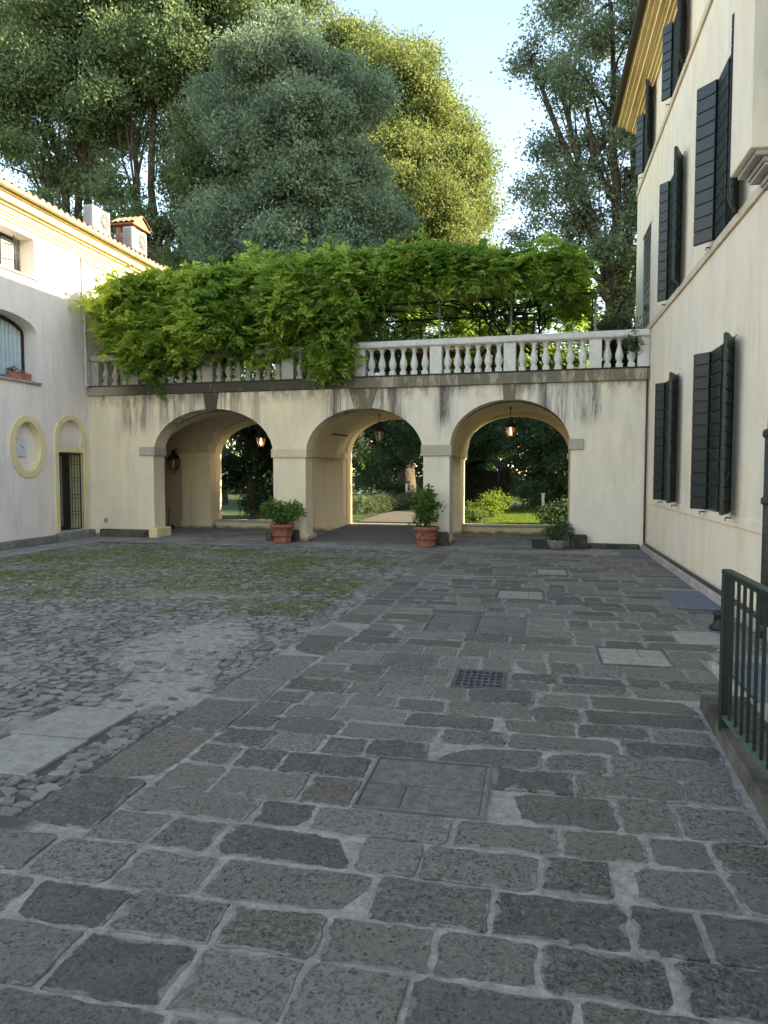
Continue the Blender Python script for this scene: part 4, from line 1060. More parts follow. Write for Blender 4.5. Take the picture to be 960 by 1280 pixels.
# corbelled flue
fl = thing('chimney_breast', 'corbelled plaster chimney breast projecting from the right wall', 'chimney breast', (XR, 7.3, 4.5))
MB().box(-0.52, -0.001, -0.34, 0.32, 0.0, 6.2, 0.006).build('shaft', M['right_wall'], fl)
for k, (p, d0, d1, z0, z1) in enumerate(((0.46, -0.30, 0.28, -0.045, -0.001), (0.39, -0.26, 0.24, -0.09, -0.046), (0.37, -0.25, 0.23, -0.12, -0.091), (0.29, -0.20, 0.18, -0.17, -0.121), (0.27, -0.19, 0.17, -0.20, -0.171), (0.19, -0.14, 0.12, -0.25, -0.201))):
    MB().box(-p, -0.001, d0, d1, z0, z1, 0.006).build('corbel', M['stone'], fl)
MB().box(-0.14, -0.001, -0.08, 0.06, -0.45, -0.251, 0.01).build('bracket', M['stone'], fl)
# cast iron downpipe at the right edge
dp = thing('cast_iron_downpipe', 'black cast iron downpipe on the right wall beyond the railing', 'downpipe', (XR-0.075, 7.62, 0.0))
MB().tube([(0,0,0.0),(0,0,2.05)], 0.062, 12).build('pipe', M['rust_iron'], dp)
MB().tube([(0,0,2.05),(0,0,9.5)], 0.042, 10).build('upper_pipe', M['copper'], dp)
for z in (0.05, 1.32, 1.98): MB().lathe([(0.062,0),(0.085,0.02),(0.085,0.07),(0.062,0.09)], (0,0,z), 12).build('collar', M['rust_iron'], dp)
tag(MB().lathe([(0.10,0),(0.11,0.03),(0.07,0.06),(0.06,0.15),(0.085,0.17),(0.0,0.2)], (1.95,7.95,0.0), 14).build('iron_boot_scraper', M['iron']), 'small black iron fitting on the paving behind the railing', 'iron fitting')

# ------------------------------------------------------------------ LANTERNS
def lantern(name, loc, label, lit, drop, s=1.0, wall=False, group='hanging lanterns under the arches'):
    t = thing(name, label, 'lantern', loc, R(20), group if not wall else None)
    def fr(z0, r0, z1, r1, n=6):
        m = MB()
        p0 = [(r0*math.cos(k*2*math.pi/n), r0*math.sin(k*2*math.pi/n), z0) for k in range(n)]; p1 = [(r1*math.cos(k*2*math.pi/n), r1*math.sin(k*2*math.pi/n), z1) for k in range(n)]
        for k in range(n):
            m.tube([p0[k], p1[k]], 0.010*s, 5); m.tube([p0[k], p0[(k+1) % n]], 0.011*s, 5); m.tube([p1[k], p1[(k+1) % n]], 0.011*s, 5)
        return m
    fr(0.0, 0.075*s, 0.24*s, 0.135*s).build('frame', M['iron'], t)
    n = 6
    for k in range(n):
        a, b = k*2*math.pi/n, (k+1)*2*math.pi/n
        MB().add([(0.072*s*math.cos(a), 0.072*s*math.sin(a), 0.0), (0.072*s*math.cos(b), 0.072*s*math.sin(b), 0.0), (0.13*s*math.cos(b), 0.13*s*math.sin(b), 0.24*s), (0.13*s*math.cos(a), 0.13*s*math.sin(a), 0.24*s)], [(0,1,2,3)]).build('pane', M['lantern_glass'], t)
    MB().lathe([(0.15*s,0.24*s),(0.12*s,0.30*s),(0.06*s,0.36*s),(0.05*s,0.40*s),(0.065*s,0.42*s),(0.02*s,0.46*s),(0.0,0.48*s)], n=12).build('cap', M['iron'], t)
    MB().lathe([(0.0,0.04*s),(0.028*s,0.06*s),(0.034*s,0.11*s),(0.02*s,0.16*s),(0.012*s,0.24*s)], n=10).build('bulb', M['bulb'] if lit else M['bulb_off'], t)
    if wall:
        MB().tube([(0,0,0.0),(0,0,-0.06*s),(0.0,0.0,-0.10*s)], 0.012, 6).build('finial', M['iron'], t)
        MB().tube([(0,0,0.46*s),(0.05,0.16,0.50*s),(0.09,0.32,0.40*s)], 0.012, 6).build('bracket', M['iron'], t)
    else:
        m = MB(); z = 0.47*s; k = 0
        while z < drop:
            m.tube([(0.012*math.cos(a)*(k % 2), 0.012*math.cos(a)*(1-k % 2), z+0.02+0.022*math.sin(a)) for a in [q*math.pi/4 for q in range(9)]], 0.0045, 4, False); z += 0.036; k += 1
        m.build('chain', M['iron'], t); MB().lathe([(0.05,0),(0.03,-0.02),(0.0,-0.05)][::-1], (0,0,drop+0.05), 10).build('ceiling_rose', M['iron'], t)
    return t
lantern('hanging_lantern', A(3.98, 1.75, 2.32), 'lit iron lantern hanging in the left arch', True, 0.72)
lantern('hanging_lantern', A(7.25, 1.75, 2.42), 'unlit iron lantern hanging in the middle arch', False, 0.66, 1.1)
lantern('hanging_lantern', A(10.55, 1.75, 2.50), 'lit iron lantern hanging in the right arch', True, 0.66)
lantern('wall_lantern', A(0.78, 2.72, 1.72), 'dark iron wall lantern on the pink wall inside the left arch', False, 0, 1.25, True)
t = thing('iron_stand', 'small dark iron stand at the pink wall inside the left arch', 'stand', A(0.70, 2.2, 0.02), AANG)
MB().box(-0.16, 0.30, -0.12, 0.12, 0, 0.12, 0.01).build('base', M['iron'], t)
MB().tube([(-0.06,0,0.1),(-0.06,0,0.72)], 0.035, 8).build('column', M['iron'], t)
MB().tube([(-0.06,0,0.6),(0.2,0,0.6),(0.2,0,0.1)], 0.010, 6).build('loop', M['iron'], t)

# ------------------------------------------------------------------ POTS
def big_pot(loc, label, s=1.0, group='terracotta pots before the piers'):
    t = thing('terracotta_pot', label, 'plant pot', loc, rnd.random()*3, group)
    pr = [(0.19,0),(0.21,0.01),(0.215,0.05),(0.20,0.06),(0.225,0.16),(0.235,0.165),(0.24,0.20),(0.232,0.205),(0.25,0.34),(0.262,0.345),(0.27,0.36),(0.285,0.38),(0.285,0.42),(0.265,0.435),(0.24,0.435),(0.235,0.39)]
    MB().lathe([(r_*s, z*s) for r_, z in pr], n=28).build('pot', M['terracotta'], t)
    m = MB()
    for k in range(6):
        a0 = k*math.pi/3
        m.tube([((0.243*s+0.008)*math.cos(a0+q*0.1), (0.243*s+0.008)*math.sin(a0+q*0.1), s*(0.305-0.06*math.sin(math.pi*q/9))) for q in range(10)], 0.012*s, 6)
        m.lathe([(0.0,-0.02),(0.022,0),(0.0,0.02)], ((0.25*s)*math.cos(a0), (0.25*s)*math.sin(a0), 0.31*s), 8)
    m.build('garland', M['terracotta'], t)
    MB().lathe([(0.0,0.40*s),(0.236*s,0.395*s)], n=20).build('soil', M['soil'], t)
    return t
def potted_bush(loc, label, blobs, n_clump, L, W, mat='lf_pot', group='shrubs in terracotta pots', per=26, sig=0.06, stem=True):
    t = thing('potted_shrub', label, 'shrub', loc, 0, group)
    o, cl = leaf_cloud('foliage', blobs, n_clump, per, sig, L, W, M[mat], t, 0.5, -0.1)
    m = MB()
    for i, b in enumerate(blobs):
        for k in range(4):
            q = cl[rnd.randrange(len(cl))]
            e = Vector(b[:3]) + Vector((rnd.uniform(-1,1)*b[3]*0.6, rnd.uniform(-1,1)*b[4]*0.6, rnd.uniform(-0.2,0.6)*b[5]))
            m.tube(wob((rnd.uniform(-0.006,0.006), rnd.uniform(-0.006,0.006), -0.05), e, 5, 0.06, i*7+k), taper(0.012, 0.004, 5), 5)
    m.build('stem', M['bark'], t); return t
p = A(5.52, -0.50, 0.012); big_pot(p, 'terracotta pot with garlands left of the middle arch')
potted_bush(p + Vector((0,0,0.40)), 'green leafy shrub of two clumps in the pot left of the middle arch', [(-0.22,0,0.38,0.27,0.26,0.25), (0.26,0.05,0.34,0.21,0.22,0.23), (0.0,0,0.22,0.24,0.2,0.16)], 620, 0.075, 0.04)
p = A(8.93, -0.52, 0.012); big_pot(p, 'terracotta pot with garlands right of the middle arch', 1.02)
potted_bush(p + Vector((0,0,0.40)), 'upright green shrub in the pot right of the middle arch', [(-0.06,0,0.30,0.31,0.28,0.24), (0.03,0,0.58,0.26,0.24,0.25), (-0.02,0,0.78,0.16,0.15,0.14)], 620, 0.078, 0.042)
p = A(11.72, -0.30, 0.012)
t = thing('grey_bowl', 'low grey stone bowl planted with a shrub beside the right pier', 'plant pot', p)
MB().lathe([(0.13,0),(0.17,0.04),(0.21,0.16),(0.22,0.2),(0.195,0.2),(0.19,0.16)], n=22).build('bowl', M['kerb'], t); MB().lathe([(0,0.17),(0.19,0.165)], n=18).build('soil', M['soil'], t)
potted_bush(p + Vector((0,0,0.18)), 'low spreading shrub in the grey bowl beside the right pier', [(-0.02,0,0.17,0.33,0.28,0.17), (0.12,0.08,0.30,0.16,0.14,0.14)], 800, 0.06, 0.032, 'lf_grey', None)
t = thing('black_planter', 'small black plastic planter left of the grey bowl', 'planter', A(11.38, -0.18, 0.012), AANG)
MB().prism([(-0.17,0),(0.17,0),(0.20,0.17),(-0.20,0.17)], -0.12, 0.12, 'y').build('box', M['black_plastic'], t)
MB().box(-0.18, 0.18, -0.1, 0.1, 0.15, 0.172).build('soil', M['soil'], t)
# pots on the terrace rail near the left house
for du, lab in ((0.42, 'terracotta pot with herbs on the terrace rail, nearer the downpipe'), (0.98, 'terracotta pot with herbs on the terrace rail, under the vine')):
    p = A(du, 0.45, 4.62-0.13); t = thing('rail_pot', lab, 'plant pot', p, 0, 'pots on the terrace rail')
    MB().lathe([(0.13,0),(0.17,0.2),(0.185,0.21),(0.185,0.25),(0.16,0.25),(0.155,0.2)], n=18).build('pot', M['terracotta'], t)
    leaf_cloud('foliage', [(0,0,0.32,0.22,0.2,0.10)], 900, 22, 0.045, 0.05, 0.03, M['lf_mid'], t)
    MB().lathe([(0.0,0.21),(0.155,0.205)], n=14).build('soil', M['soil'], t)
t = thing('window_box', 'small terracotta window box with a trailing plant on the arched window sill', 'window box', (XL-0.12, 14.10, 3.699))
MB().prism([(-0.27,0),(0.27,0),(0.30,0.17),(-0.30,0.17)], -0.08, 0.08, 'x').build('box', M['terracotta'], t)
leaf_cloud('foliage', [(0,-0.2,0.22,0.09,0.16,0.10), (0,0.15,0.2,0.08,0.12,0.05)], 900, 16, 0.04, 0.045, 0.025, M['lf_grey'], t)

# ------------------------------------------------------------------ TERRACE: pergola, vine, furniture
TZ = 3.80
pg = thing('pergola', 'thin metal pergola frame on the terrace carrying the vine', 'pergola', AP, AANG)
fu = [0.6, 2.6, 4.6, 6.9, 9.03, 10.65, 12.45]
for u in fu: MB().tube([(u, 0.45, TZ), (u, 0.45, 5.55)], 0.024, 8).build('pole', M['pole'], pg)
for u in (0.9, 3.2, 5.6, 7.6, 9.6, 11.0, 12.55): MB().tube([(u, 3.25, TZ), (u, 3.25, 5.75)], 0.026, 8).build('rear_pole', M['iron'], pg)
for u in (8.3, 11.2, 12.42): MB().tube([(u, 1.9, TZ), (u, 1.9, 5.65)], 0.024, 8).build('inner_pole', M['iron'], pg)
MB().tube([(0.4,0.45,5.55),(12.5,0.45,5.52)], 0.03, 8).build('front_beam', M['iron'], pg)
MB().tube([(0.4,3.25,5.75),(12.6,3.25,5.75)], 0.028, 8).build('rear_beam', M['iron'], pg)
MB().tube([(0.4,3.25,4.75),(12.6,3.25,4.95)], 0.022, 8).build('rear_rail', M['iron'], pg)
for k in range(13): u = 0.6+k*0.985; MB().tube([(u,0.45,5.56),(u,1.9,5.66),(u,3.25,5.76)], 0.016, 6).build('rafter', M['iron'], pg)

def fronds(base, dirs, Lf, nl=9, ll=0.12, lw=0.05):
    """pinnate leaves: base (F,3), dir (F,3) -> leaflet centres, axes, frond index"""
    F = len(base); d = dirs/np.linalg.norm(dirs, axis=1, keepdims=True)
    side = np.cross(d, np.array([0,0,1.0]) + rng.normal(size=(F, 3))*0.35); side /= (np.linalg.norm(side, axis=1, keepdims=True)+1e-9)
    cs, axs, ids, ups = [], [], [], []
    upv = np.cross(side, d)
    for k in range(nl):
        s = (k//2+1)/(nl//2+1); sg = 1 if k % 2 else -1
        if k == nl-1: s = 1.0; sg = 0
        pos = base + d*(Lf*s)[:, None]; pos[:, 2] -= Lf*0.22*s*s
        a = d*0.55 + side*sg*0.9; a[:, 2] -= 0.12*s
        cs.append(pos + a*ll*0.5); axs.append(a + rng.normal(size=(F, 3))*0.15); ids.append(np.arange(F)); ups.append(upv)
    return np.vstack(cs), np.vstack(axs), np.concatenate(ids), np.vstack(ups)
def sm(x, a, b): t = np.clip((x-a)/(b-a), 0, 1); return t*t*(3-2*t)
vt = thing('wisteria_vine', 'bright green wisteria vine smothering the pergola and spilling over the balustrade', 'vine', AP, AANG)
def nz(u, w, s, k): return np.array([noise.noise(Vector((a*s, b*s, k))) for a, b in zip(u, w)])
def ztop(u): return 6.0 + 0.42*sm(u, -0.2, 2.6) - 0.30*sm(u, 8.5, 12.6) + 0.0*u
def zlow(u):     # lower edge of the front curtain
    return 4.78 + 0.2*np.sin(u*2.1) - 0.95*np.exp(-((u-2.35)/0.95)**2) - 0.45*np.exp(-((u-4.4)/0.8)**2) - 1.45*np.exp(-((u-6.55)/0.55)**2) + 0.45*sm(u, -0.3, 1.2)*0 + 0.9*sm(u, 7.0, 7.5) 
B, D = [], []
# top sheet
n = 3600; u = 0.8 + rng.random(n)*11.1; v = rng.random(n)*3.9 - 0.35
lump = nz(u, v, 0.8, 1)*0.55 + nz(u, v, 2.0, 4)*0.30
edge_ = sm(v, -0.35, 0.5); z = ztop(u)*1.0 - 0.35*(1-edge_) + lump - rng.random(n)**1.5*0.5
z += 0.28*np.exp(-((u-4.15)/0.25)**2) + 0.25*np.exp(-((u-5.55)/0.3)**2)
B.append(np.c_[u, v, z]); D.append(np.c_[rng.normal(size=n)*0.8, rng.normal(size=n)*0.8-0.25, rng.random(n)*0.9+0.1])
# front curtain (left two thirds spills forward)
n = 9000; u = 0.75 + rng.random(n)*6.6; zl = zlow(u); zt = ztop(u)+0.05
q = rng.random(n); z = zl + (zt-zl)*q
bul = 0.30 + 0.42*np.sin(np.pi*np.clip(q, 0, 1))**0.7
lump = nz(u, z, 0.95, 7)*1.0 + nz(u, z, 2.4, 9)*0.45
v = 0.35 - (bul*(1-0.6*sm(u, 7.0, 7.6)) + lump*0.8) + rng.random(n)**2*0.5
keep = rng.random(n) < (0.30 + 0.70*sm(lump, -0.4, 0.15)); 
B.append(np.c_[u, v, z][keep]); D.append(np.c_[rng.normal(size=n)*0.8, -0.7+rng.normal(size=n)*0.5, rng.normal(size=n)*0.5+0.05][keep])
# right fringe under the front beam
n = 2600; u = 7.0 + rng.random(n)*4.9; z = ztop(u) + 0.05 - rng.random(n)**0.8*(0.62 + nz(u, u*0, 1.3, 3)*0.5)
v = 0.12 - 0.35*rng.random(n) + nz(u, z, 1.7, 5)*0.3
B.append(np.c_[u, v, z]); D.append(np.c_[rng.normal(size=n)*0.8, -0.6+rng.normal(size=n)*0.5, rng.normal(size=n)*0.5])
n = 2600; u = 0.5 + rng.random(n)*6.6; v = 0.5 + rng.random(n)*1.2; z = 4.5 + rng.random(n)*1.9
B.append(np.c_[u, v, z]); D.append(np.c_[rng.normal(size=n), -0.3+rng.normal(size=n)*0.6, rng.normal(size=n)*0.6])
n = 1300; u = 7.0 + rng.random(n)*5.6; z = 3.85 + rng.random(n)**1.2*1.0; v = 3.2 + rng.normal(size=n)*0.16
B.append(np.c_[u, v, z]); D.append(np.c_[rng.normal(size=n), -0.3+rng.normal(size=n)*0.6, rng.normal(size=n)*0.6])
# right end cap and rear curtain, seen from inside against the light
n = 500; v = rng.random(n)*3.4; z = 5.2 + rng.random(n)*1.1; u = 11.9 + rng.normal(size=n)*0.15
B.append(np.c_[u, v, z]); D.append(np.c_[0.6+rng.normal(size=n)*0.5, rng.normal(size=n)*0.7, rng.normal(size=n)*0.5])
n = 1100; u = rng.random(n)*12.0; z = 6.1 - rng.random(n)**1.2*(1.05 + 0.6*nz(u, u*0, 0.8, 6)); v = 3.35 + rng.normal(size=n)*0.18
B.append(np.c_[u, v, z]); D.append(np.c_[rng.normal(size=n)*0.8, 0.3+rng.normal(size=n)*0.6, rng.normal(size=n)*0.5-0.1])
# left end against the house, sprays towards the lens
n = 260; u = 0.75 - rng.random(n)*0.35; v = -0.2 + rng.random(n)*1.6; z = 5.35 + rng.random(n)*0.75
B.append(np.c_[u, v, z]); D.append(np.c_[-0.3+rng.normal(size=n)*0.5, -0.6+rng.normal(size=n)*0.5, rng.normal(size=n)*0.4])
B = np.vstack(B); D = np.vstack(D)
sel = rng.random(len(B)) < 0.155; B0, D0 = B[sel], D[sel]/np.linalg.norm(D[sel], axis=1, keepdims=True)
B1, D1, SI = [], [], []
SL = 0.35 + 0.5*rng.random(len(B0))**1.5
for k in range(9):
    f_ = (k+0.3)/9; pos = B0 + D0*(SL*(f_-0.25))[:, None]; pos[:, 2] += SL*(0.25*f_ - 0.35*f_*f_)
    a_ = rng.normal(size=B0.shape)*0.75 + D0*0.6; a_[:, 2] = a_[:, 2]*0.6 + 0.1
    B1.append(pos + rng.normal(size=B0.shape)*0.03); D1.append(a_); SI.append(np.arange(len(B0)))
B, D, SI = np.vstack(B1), np.vstack(D1), np.concatenate(SI); F = len(B); SV = rng.random(len(B0))
Lf = 0.16 + 0.16*rng.random(F)
cs, axs, ids, ups = fronds(B, D, Lf)
fv = np.clip(0.05 + 0.75*SV[SI]**1.6 + 0.2*rng.random(F) + 0.35*nz(B[:, 0]*0.9, B[:, 2]*0.9, 1.3, 2) + 0.18*sm(B[:, 0], 2.2, 0.2), 0, 1)  # left end leaves lightened: the sunlight there is put into their colour
leaf_obj('foliage', cs, axs, 0.125*(0.75+0.5*rng.random(len(cs))), 0.056, M['lf_vine'], vt, fv[ids]*0.85 + 0.15*rng.random(len(cs)), ups)
for k in range(16):
    u0 = rnd.uniform(0.8, 12.2); v0 = rnd.choice([0.5, 1.9, 3.2]); u1 = u0 + rnd.uniform(-1.8, 1.8)
    MB().tube(wob((u0, v0, TZ), (u1, rnd.uniform(0.4, 3.2), 5.75), 9, 0.9, k*3.1), taper(0.045, 0.02, 9), 6).build('stem', M['bark_dark'], vt)
for k in range(26):
    u0 = rnd.uniform(6.8, 12.0); z0 = rnd.uniform(4.9, 5.7)
    MB().tube(wob((u0, rnd.uniform(0.4, 3.2), 5.65), (u0+rnd.uniform(-1.6, 1.6), rnd.uniform(0.4, 3.2), z0), 8, 0.8, k*5.3+1), taper(0.022, 0.010, 8), 5).build('stem', M['bark_dark'], vt)
# dark evergreen creeper hanging inside at the kink of the rail
t = thing('spiky_plant', 'arching strap leaved plant behind the balustrade under the vine', 'plant', A(7.75, 0.55, TZ), AANG)
n = 150; a = rng.random(n)*6.28; cc, aa, LL = [], [], []
for k in range(n):
    L_ = rnd.uniform(0.7, 1.5); lean = rnd.uniform(0.1, 0.7)
    for s in range(5):
        f_ = (s+0.5)/5; cc.append((math.cos(a[k])*lean*L_*f_**1.6, math.sin(a[k])*lean*L_*f_**1.6, L_*(f_-0.25*lean*f_*f_)))
        aa.append((math.cos(a[k])*lean*1.6*f_**0.6, math.sin(a[k])*lean*1.6*f_**0.6, 1-0.9*lean*f_)); LL.append(L_/4.3)
leaf_obj('foliage', np.array(cc), np.array(aa), np.array(LL), 0.035, M['lf_mid'], t)
# oleander in the right corner of the terrace, sprig through the balusters
t = thing('terrace_shrub', 'blue green shrub at the right end of the terrace', 'shrub', A(13.0, 0.9, TZ), AANG)
leaf_cloud('foliage', [(0.0,0.2,0.75,0.5,0.5,0.55), (-0.35,0.1,0.95,0.35,0.4,0.35), (0.15,-0.9,0.55,0.14,0.12,0.2), (0.0,0.1,0.25,0.4,0.4,0.3)], 500, 22, 0.09, 0.13, 0.025, M['lf_grey'], t)
m = MB()
for k in range(9): m.tube(wob((rnd.uniform(-0.1,0.1),0.1,0), (rnd.uniform(-0.4,0.4), rnd.uniform(-0.2,0.5), rnd.uniform(0.5,1.1)), 5, 0.1, k), taper(0.014,0.005,5), 5)
m.build('stem', M['bark'], t)
t = thing('wooden_table', 'low brown wooden table on the terrace behind the balusters', 'table', A(8.75, 1.3, TZ), AANG)
MB().box(-0.55, 0.75, -0.4, 0.4, 0.66, 0.71, 0.006).build('tabletop', M['wood'], t)
for sx in (-0.48, 0.68):
    for sy in (-0.33, 0.33): MB().box(sx-0.03, sx+0.03, sy-0.03, sy+0.03, 0, 0.66).build('leg', M['wood'], t)
t = thing('wooden_chair', 'brown wooden deck chair with tilted back on the terrace behind the balusters', 'chair', A(9.95, 1.1, TZ), AANG + R(15))
MB().box(-0.28, 0.28, -0.26, 0.26, 0.38, 0.42, 0.006).build('seat', M['wood'], t)
for k in range(5): MB().add([(0.24+0.02, -0.25+0.1*k, 0.42), (0.24+0.02, -0.17+0.1*k, 0.42), (0.46, -0.17+0.1*k, 1.05), (0.46, -0.25+0.1*k, 1.05), (0.28, -0.25+0.1*k, 0.42), (0.28, -0.17+0.1*k, 0.42), (0.48, -0.17+0.1*k, 1.05), (0.48, -0.25+0.1*k, 1.05)], [(0,1,2,3),(4,7,6,5),(0,4,5,1),(1,5,6,2),(2,6,7,3),(3,7,4,0)]).build('slat', M['wood'], t)
for sx in (-0.25, 0.25):
    for sy in (-0.23, 0.23): MB().box(sx-0.02, sx+0.02, sy-0.02, sy+0.02, 0, 0.38).build('leg', M['wood'], t)

# ------------------------------------------------------------------ GARDEN behind the arcade
GZ = 0.19
gp = [A(-3, VB1+0.03, 0), A(13.6, VB1+0.03, 0)]
gm = MB(); nx, ny = 40, 40
for j in range(ny+1):
    for i in range(nx+1):
        a = gp[0].lerp(gp[1], i/nx); x = a.x*(1+0.9*(j/ny)) + 2*(j/ny); y = a.y + 28*(j/ny)
        gm.v.append((x, y, GZ-0.02 + (0.05*noise.noise(Vector((x*0.4, y*0.4, 0))) if j > 0 else -0.02)*min(1, j/6)))
for j in range(ny):
    for i in range(nx): q = j*(nx+1)+i; gm.f.append((q, q+1, q+nx+2, q+nx+1)); gm.sm.append(True)
tag(gm.build('lawn', M['lawn']), kind='structure')
pa = [A(6.1, VB1+0.32, 0), A(8.8, VB1+0.32, 0), Vector((-2.9, 23.5, 0)), Vector((-2.2, 27.5, 0)), Vector((-3.2, 33, 0)), Vector((-5.0, 33, 0)), Vector((-4.6, 28, 0)), Vector((-5.0, 23.8, 0))]
gpth = MB().add([(p.x, p.y, GZ+0.045) for p in pa] + [(p.x, p.y, GZ-0.1) for p in pa], [tuple(range(8))] + [(i, i+8, (i+1) % 8+8, (i+1) % 8) for i in range(8)]).build('gravel_path', M['gravel'])
tag(gpth, kind='structure')
# grass blades on the visible lawn
n = 26000; x = rng.uniform(-2.2, 2.2, n); y = 19.15 + rng.random(n)**1.3*9
tag(leaf_obj('grass', np.c_[x, y, np.full(n, GZ+0.02)], np.c_[rng.normal(size=(n, 2))*0.5, np.ones(n)], 0.06+0.05*rng.random(n), 0.012, M['grass'], None), 'short green grass of the lawn beyond the right arch', 'grass', kind='stuff')

def shrub(name, label, loc, blobs, mat, per_vol=260, per=24, sig=0.10, L=0.08, W=0.04, group=None, cat='shrub', droop=0.0):
    t = thing(name, label, cat, loc, 0, group)
    leaf_cloud('foliage', blobs, per_vol, per, sig, L, W, M[mat], t, 0.45, droop)
    m = MB()
    for i, b in enumerate(blobs):
        for k in range(3): m.tube(wob((b[0]*0.4+rnd.uniform(-0.1,0.1), b[1]*0.4, -0.05), (b[0]+rnd.uniform(-0.4,0.4)*b[3], b[1]+rnd.uniform(-0.4,0.4)*b[4], b[2]+b[5]*0.3), 6, 0.12, i*3+k), taper(0.02+0.012*b[5], 0.006, 6), 6)
    m.build('stem', M['bark_dark'], t); return t
shrub('lavender_hedge', 'low grey green herb hedge along the gravel path', (-5.3, 25.5, GZ), [(-0.6+0.28*k, -1.6+0.62*k, 0.32, 0.36, 0.42, 0.36) for k in range(8)], 'lf_grey', 420, 26, 0.10, 0.13, 0.018, None, 'hedge', -0.8)
shrub('box_shrub', 'bright sunlit rounded shrub on the lawn seen through the right arch', (-1.45, 22.6, GZ), [(0.1,0,0.35,0.38,0.4,0.38), (-0.35,-0.2,0.25,0.3,0.3,0.26), (0.35,0.4,0.45,0.4,0.4,0.42)], 'lf_bright', 600, 26, 0.08, 0.07, 0.035)
shrub('dark_shrub', 'small dark rounded shrub at the left of the right arch sill', (-1.55, 20.2, GZ), [(0,0,0.26,0.36,0.32,0.27)], 'lf_mid', 700, 24, 0.07, 0.06, 0.03, 'low shrubs beside the sill')
shrub('dark_shrub', 'broad dark shrub at the right of the right arch sill', (0.55, 20.0, GZ), [(0,0,0.28,0.46,0.36,0.30), (0.4,0.1,0.36,0.36,0.3,0.34)], 'lf_dark', 700, 24, 0.07, 0.07, 0.035, 'low shrubs beside the sill')
shrub('laurel_shrub', 'pale leaved shrub behind the herb hedge seen through the middle arch', (-3.6, 29.5, GZ), [(0,0,0.9,1.0,0.9,0.9), (0.7,0.3,1.2,0.8,0.7,0.8)], 'lf_mid', 300, 26, 0.14, 0.12, 0.055)
# ivy clad tree close behind the left arch
tree('ivy_clad_tree', 'dark ivy covered tree close behind the left arch', (-8.6, 21.2, GZ), (-8.4, 21.2, 2.6), 0.24, [(-8.3,21.2,1.5,1.2,1.1,1.5), (-7.2,21.2,1.9,1.0,1.2,1.5), (-7.9,21.3,3.4,1.7,1.2,1.3), (-6.6,21.6,3.2,1.1,0.9,1.0)], 'lf_ivy', 150, 60, 0.16, 0.12, 0.10, 3.3, 'garden trees behind the arches', twigs=40)
DK = 'garden trees behind the arches'
tree('evergreen_tree', 'dense dark evergreen seen through the middle arch', (-6.1, 30.0, GZ), (-6.1, 30, 2.0), 0.2, [(-6.2,30,2.0,1.5,1.4,1.8), (-5.0,30.6,3.4,1.5,1.3,1.4), (-7.4,30.3,3.6,1.6,1.4,1.6), (-5.8,30.8,6.2,2.0,1.5,1.9)], 'lf_dark', 70, 42, 0.2, 0.16, 0.09, 5.1, DK)
tree('evergreen_tree', 'tall mid green garden tree at the right of the middle arch view', (-3.0, 33.0, GZ), (-3.0, 33, 2.4), 0.2, [(-3.0,33,3.6,2.0,1.6,1.6), (-1.9,33.4,4.6,1.6,1.5,1.5), (-4.6,33.5,4.6,1.7,1.5,1.5), (-3.2,33.3,7.0,2.2,1.7,2.0), (-1.2,33.6,7.2,1.8,1.5,1.7)], 'lf_mid', 60, 42, 0.22, 0.18, 0.10, 6.4, DK)
tree('evergreen_tree', 'broad dark laurel tree filling the right arch view', (0.3, 29.6, GZ), (0.3, 29.6, 1.6), 0.2, [(0.2,29.6,1.7,1.7,1.3,1.6), (1.5,29.3,2.9,1.6,1.4,1.6), (-0.4,29.8,3.6,1.6,1.3,1.4), (1.2,29.4,0.9,1.7,1.1,0.9), (0.8,29.8,5.6,2.0,1.4,1.6)], 'lf_dark', 75, 42, 0.2, 0.15, 0.085, 7.7, DK)
tree('evergreen_tree', 'shaded evergreen behind the garden arch in the right arch view', (-2.1, 31.8, GZ), (-2.1, 31.8, 2.0), 0.2, [(-2.2,31.8,2.0,1.2,1.0,1.7), (-1.6,31.8,3.8,1.3,1.1,1.2)], 'lf_dark', 75, 42, 0.2, 0.15, 0.085, 8.3, DK)
tree('evergreen_tree', 'dark low evergreen left of the right house, behind the arcade wall', (3.4, 27.5, GZ), (3.4, 27.5, 2.0), 0.2, [(3.4,27.6,2.2,1.7,1.4,2.0), (3.0,27.5,4.0,1.4,1.2,1.2)], 'lf_dark', 75, 42, 0.2, 0.15, 0.085, 9.3, DK)
# palm-like plant at the left of the middle arch view
t = thing('palm_plant', 'palm with arching feather fronds at the left of the middle arch view', 'palm', (-6.9, 26.3, GZ), 0, None)
MB().tube(wob((0,0,0), (0.05,0,2.3), 6, 0.1, 2), taper(0.16, 0.12, 6), 10).build('trunk', M['bark'], t)
cc, aa, LL = [], [], []; ribs = MB()
for k in range(22):
    az = k*2.4+0.3; el = rnd.uniform(0.15, 1.1); L_ = rnd.uniform(1.2, 1.7); pts_ = []
    for s in range(15):
        f_ = s/14; r_ = L_*f_*math.cos(el*(1-0.2*f_)); z_ = 2.3 + L_*(math.sin(el)*f_ - 0.75*f_*f_)
        pts_.append(Vector((r_*math.cos(az), r_*math.sin(az), z_)))
    ribs.tube(pts_[::2], 0.012, 5)
    for s in range(2, 15):
        d = (pts_[s]-pts_[s-1]).normalized(); sd_ = d.cross(Vector((0,0,1))).normalized()
        for sg in (-1, 1):
            l_ = 0.36*(1-abs(s-7)/11); a_ = d*0.6 + sd_*sg - Vector((0,0,0.35)); a_.normalize()
            cc.append(tuple(pts_[s]+a_*l_/2)); aa.append(tuple(a_)); LL.append(l_)
ribs.build('frond_ribs', M['lf_mid'], t); leaf_obj('fronds', np.array(cc), np.array(aa), np.array(LL), 0.05, M['lf_mid'], t)
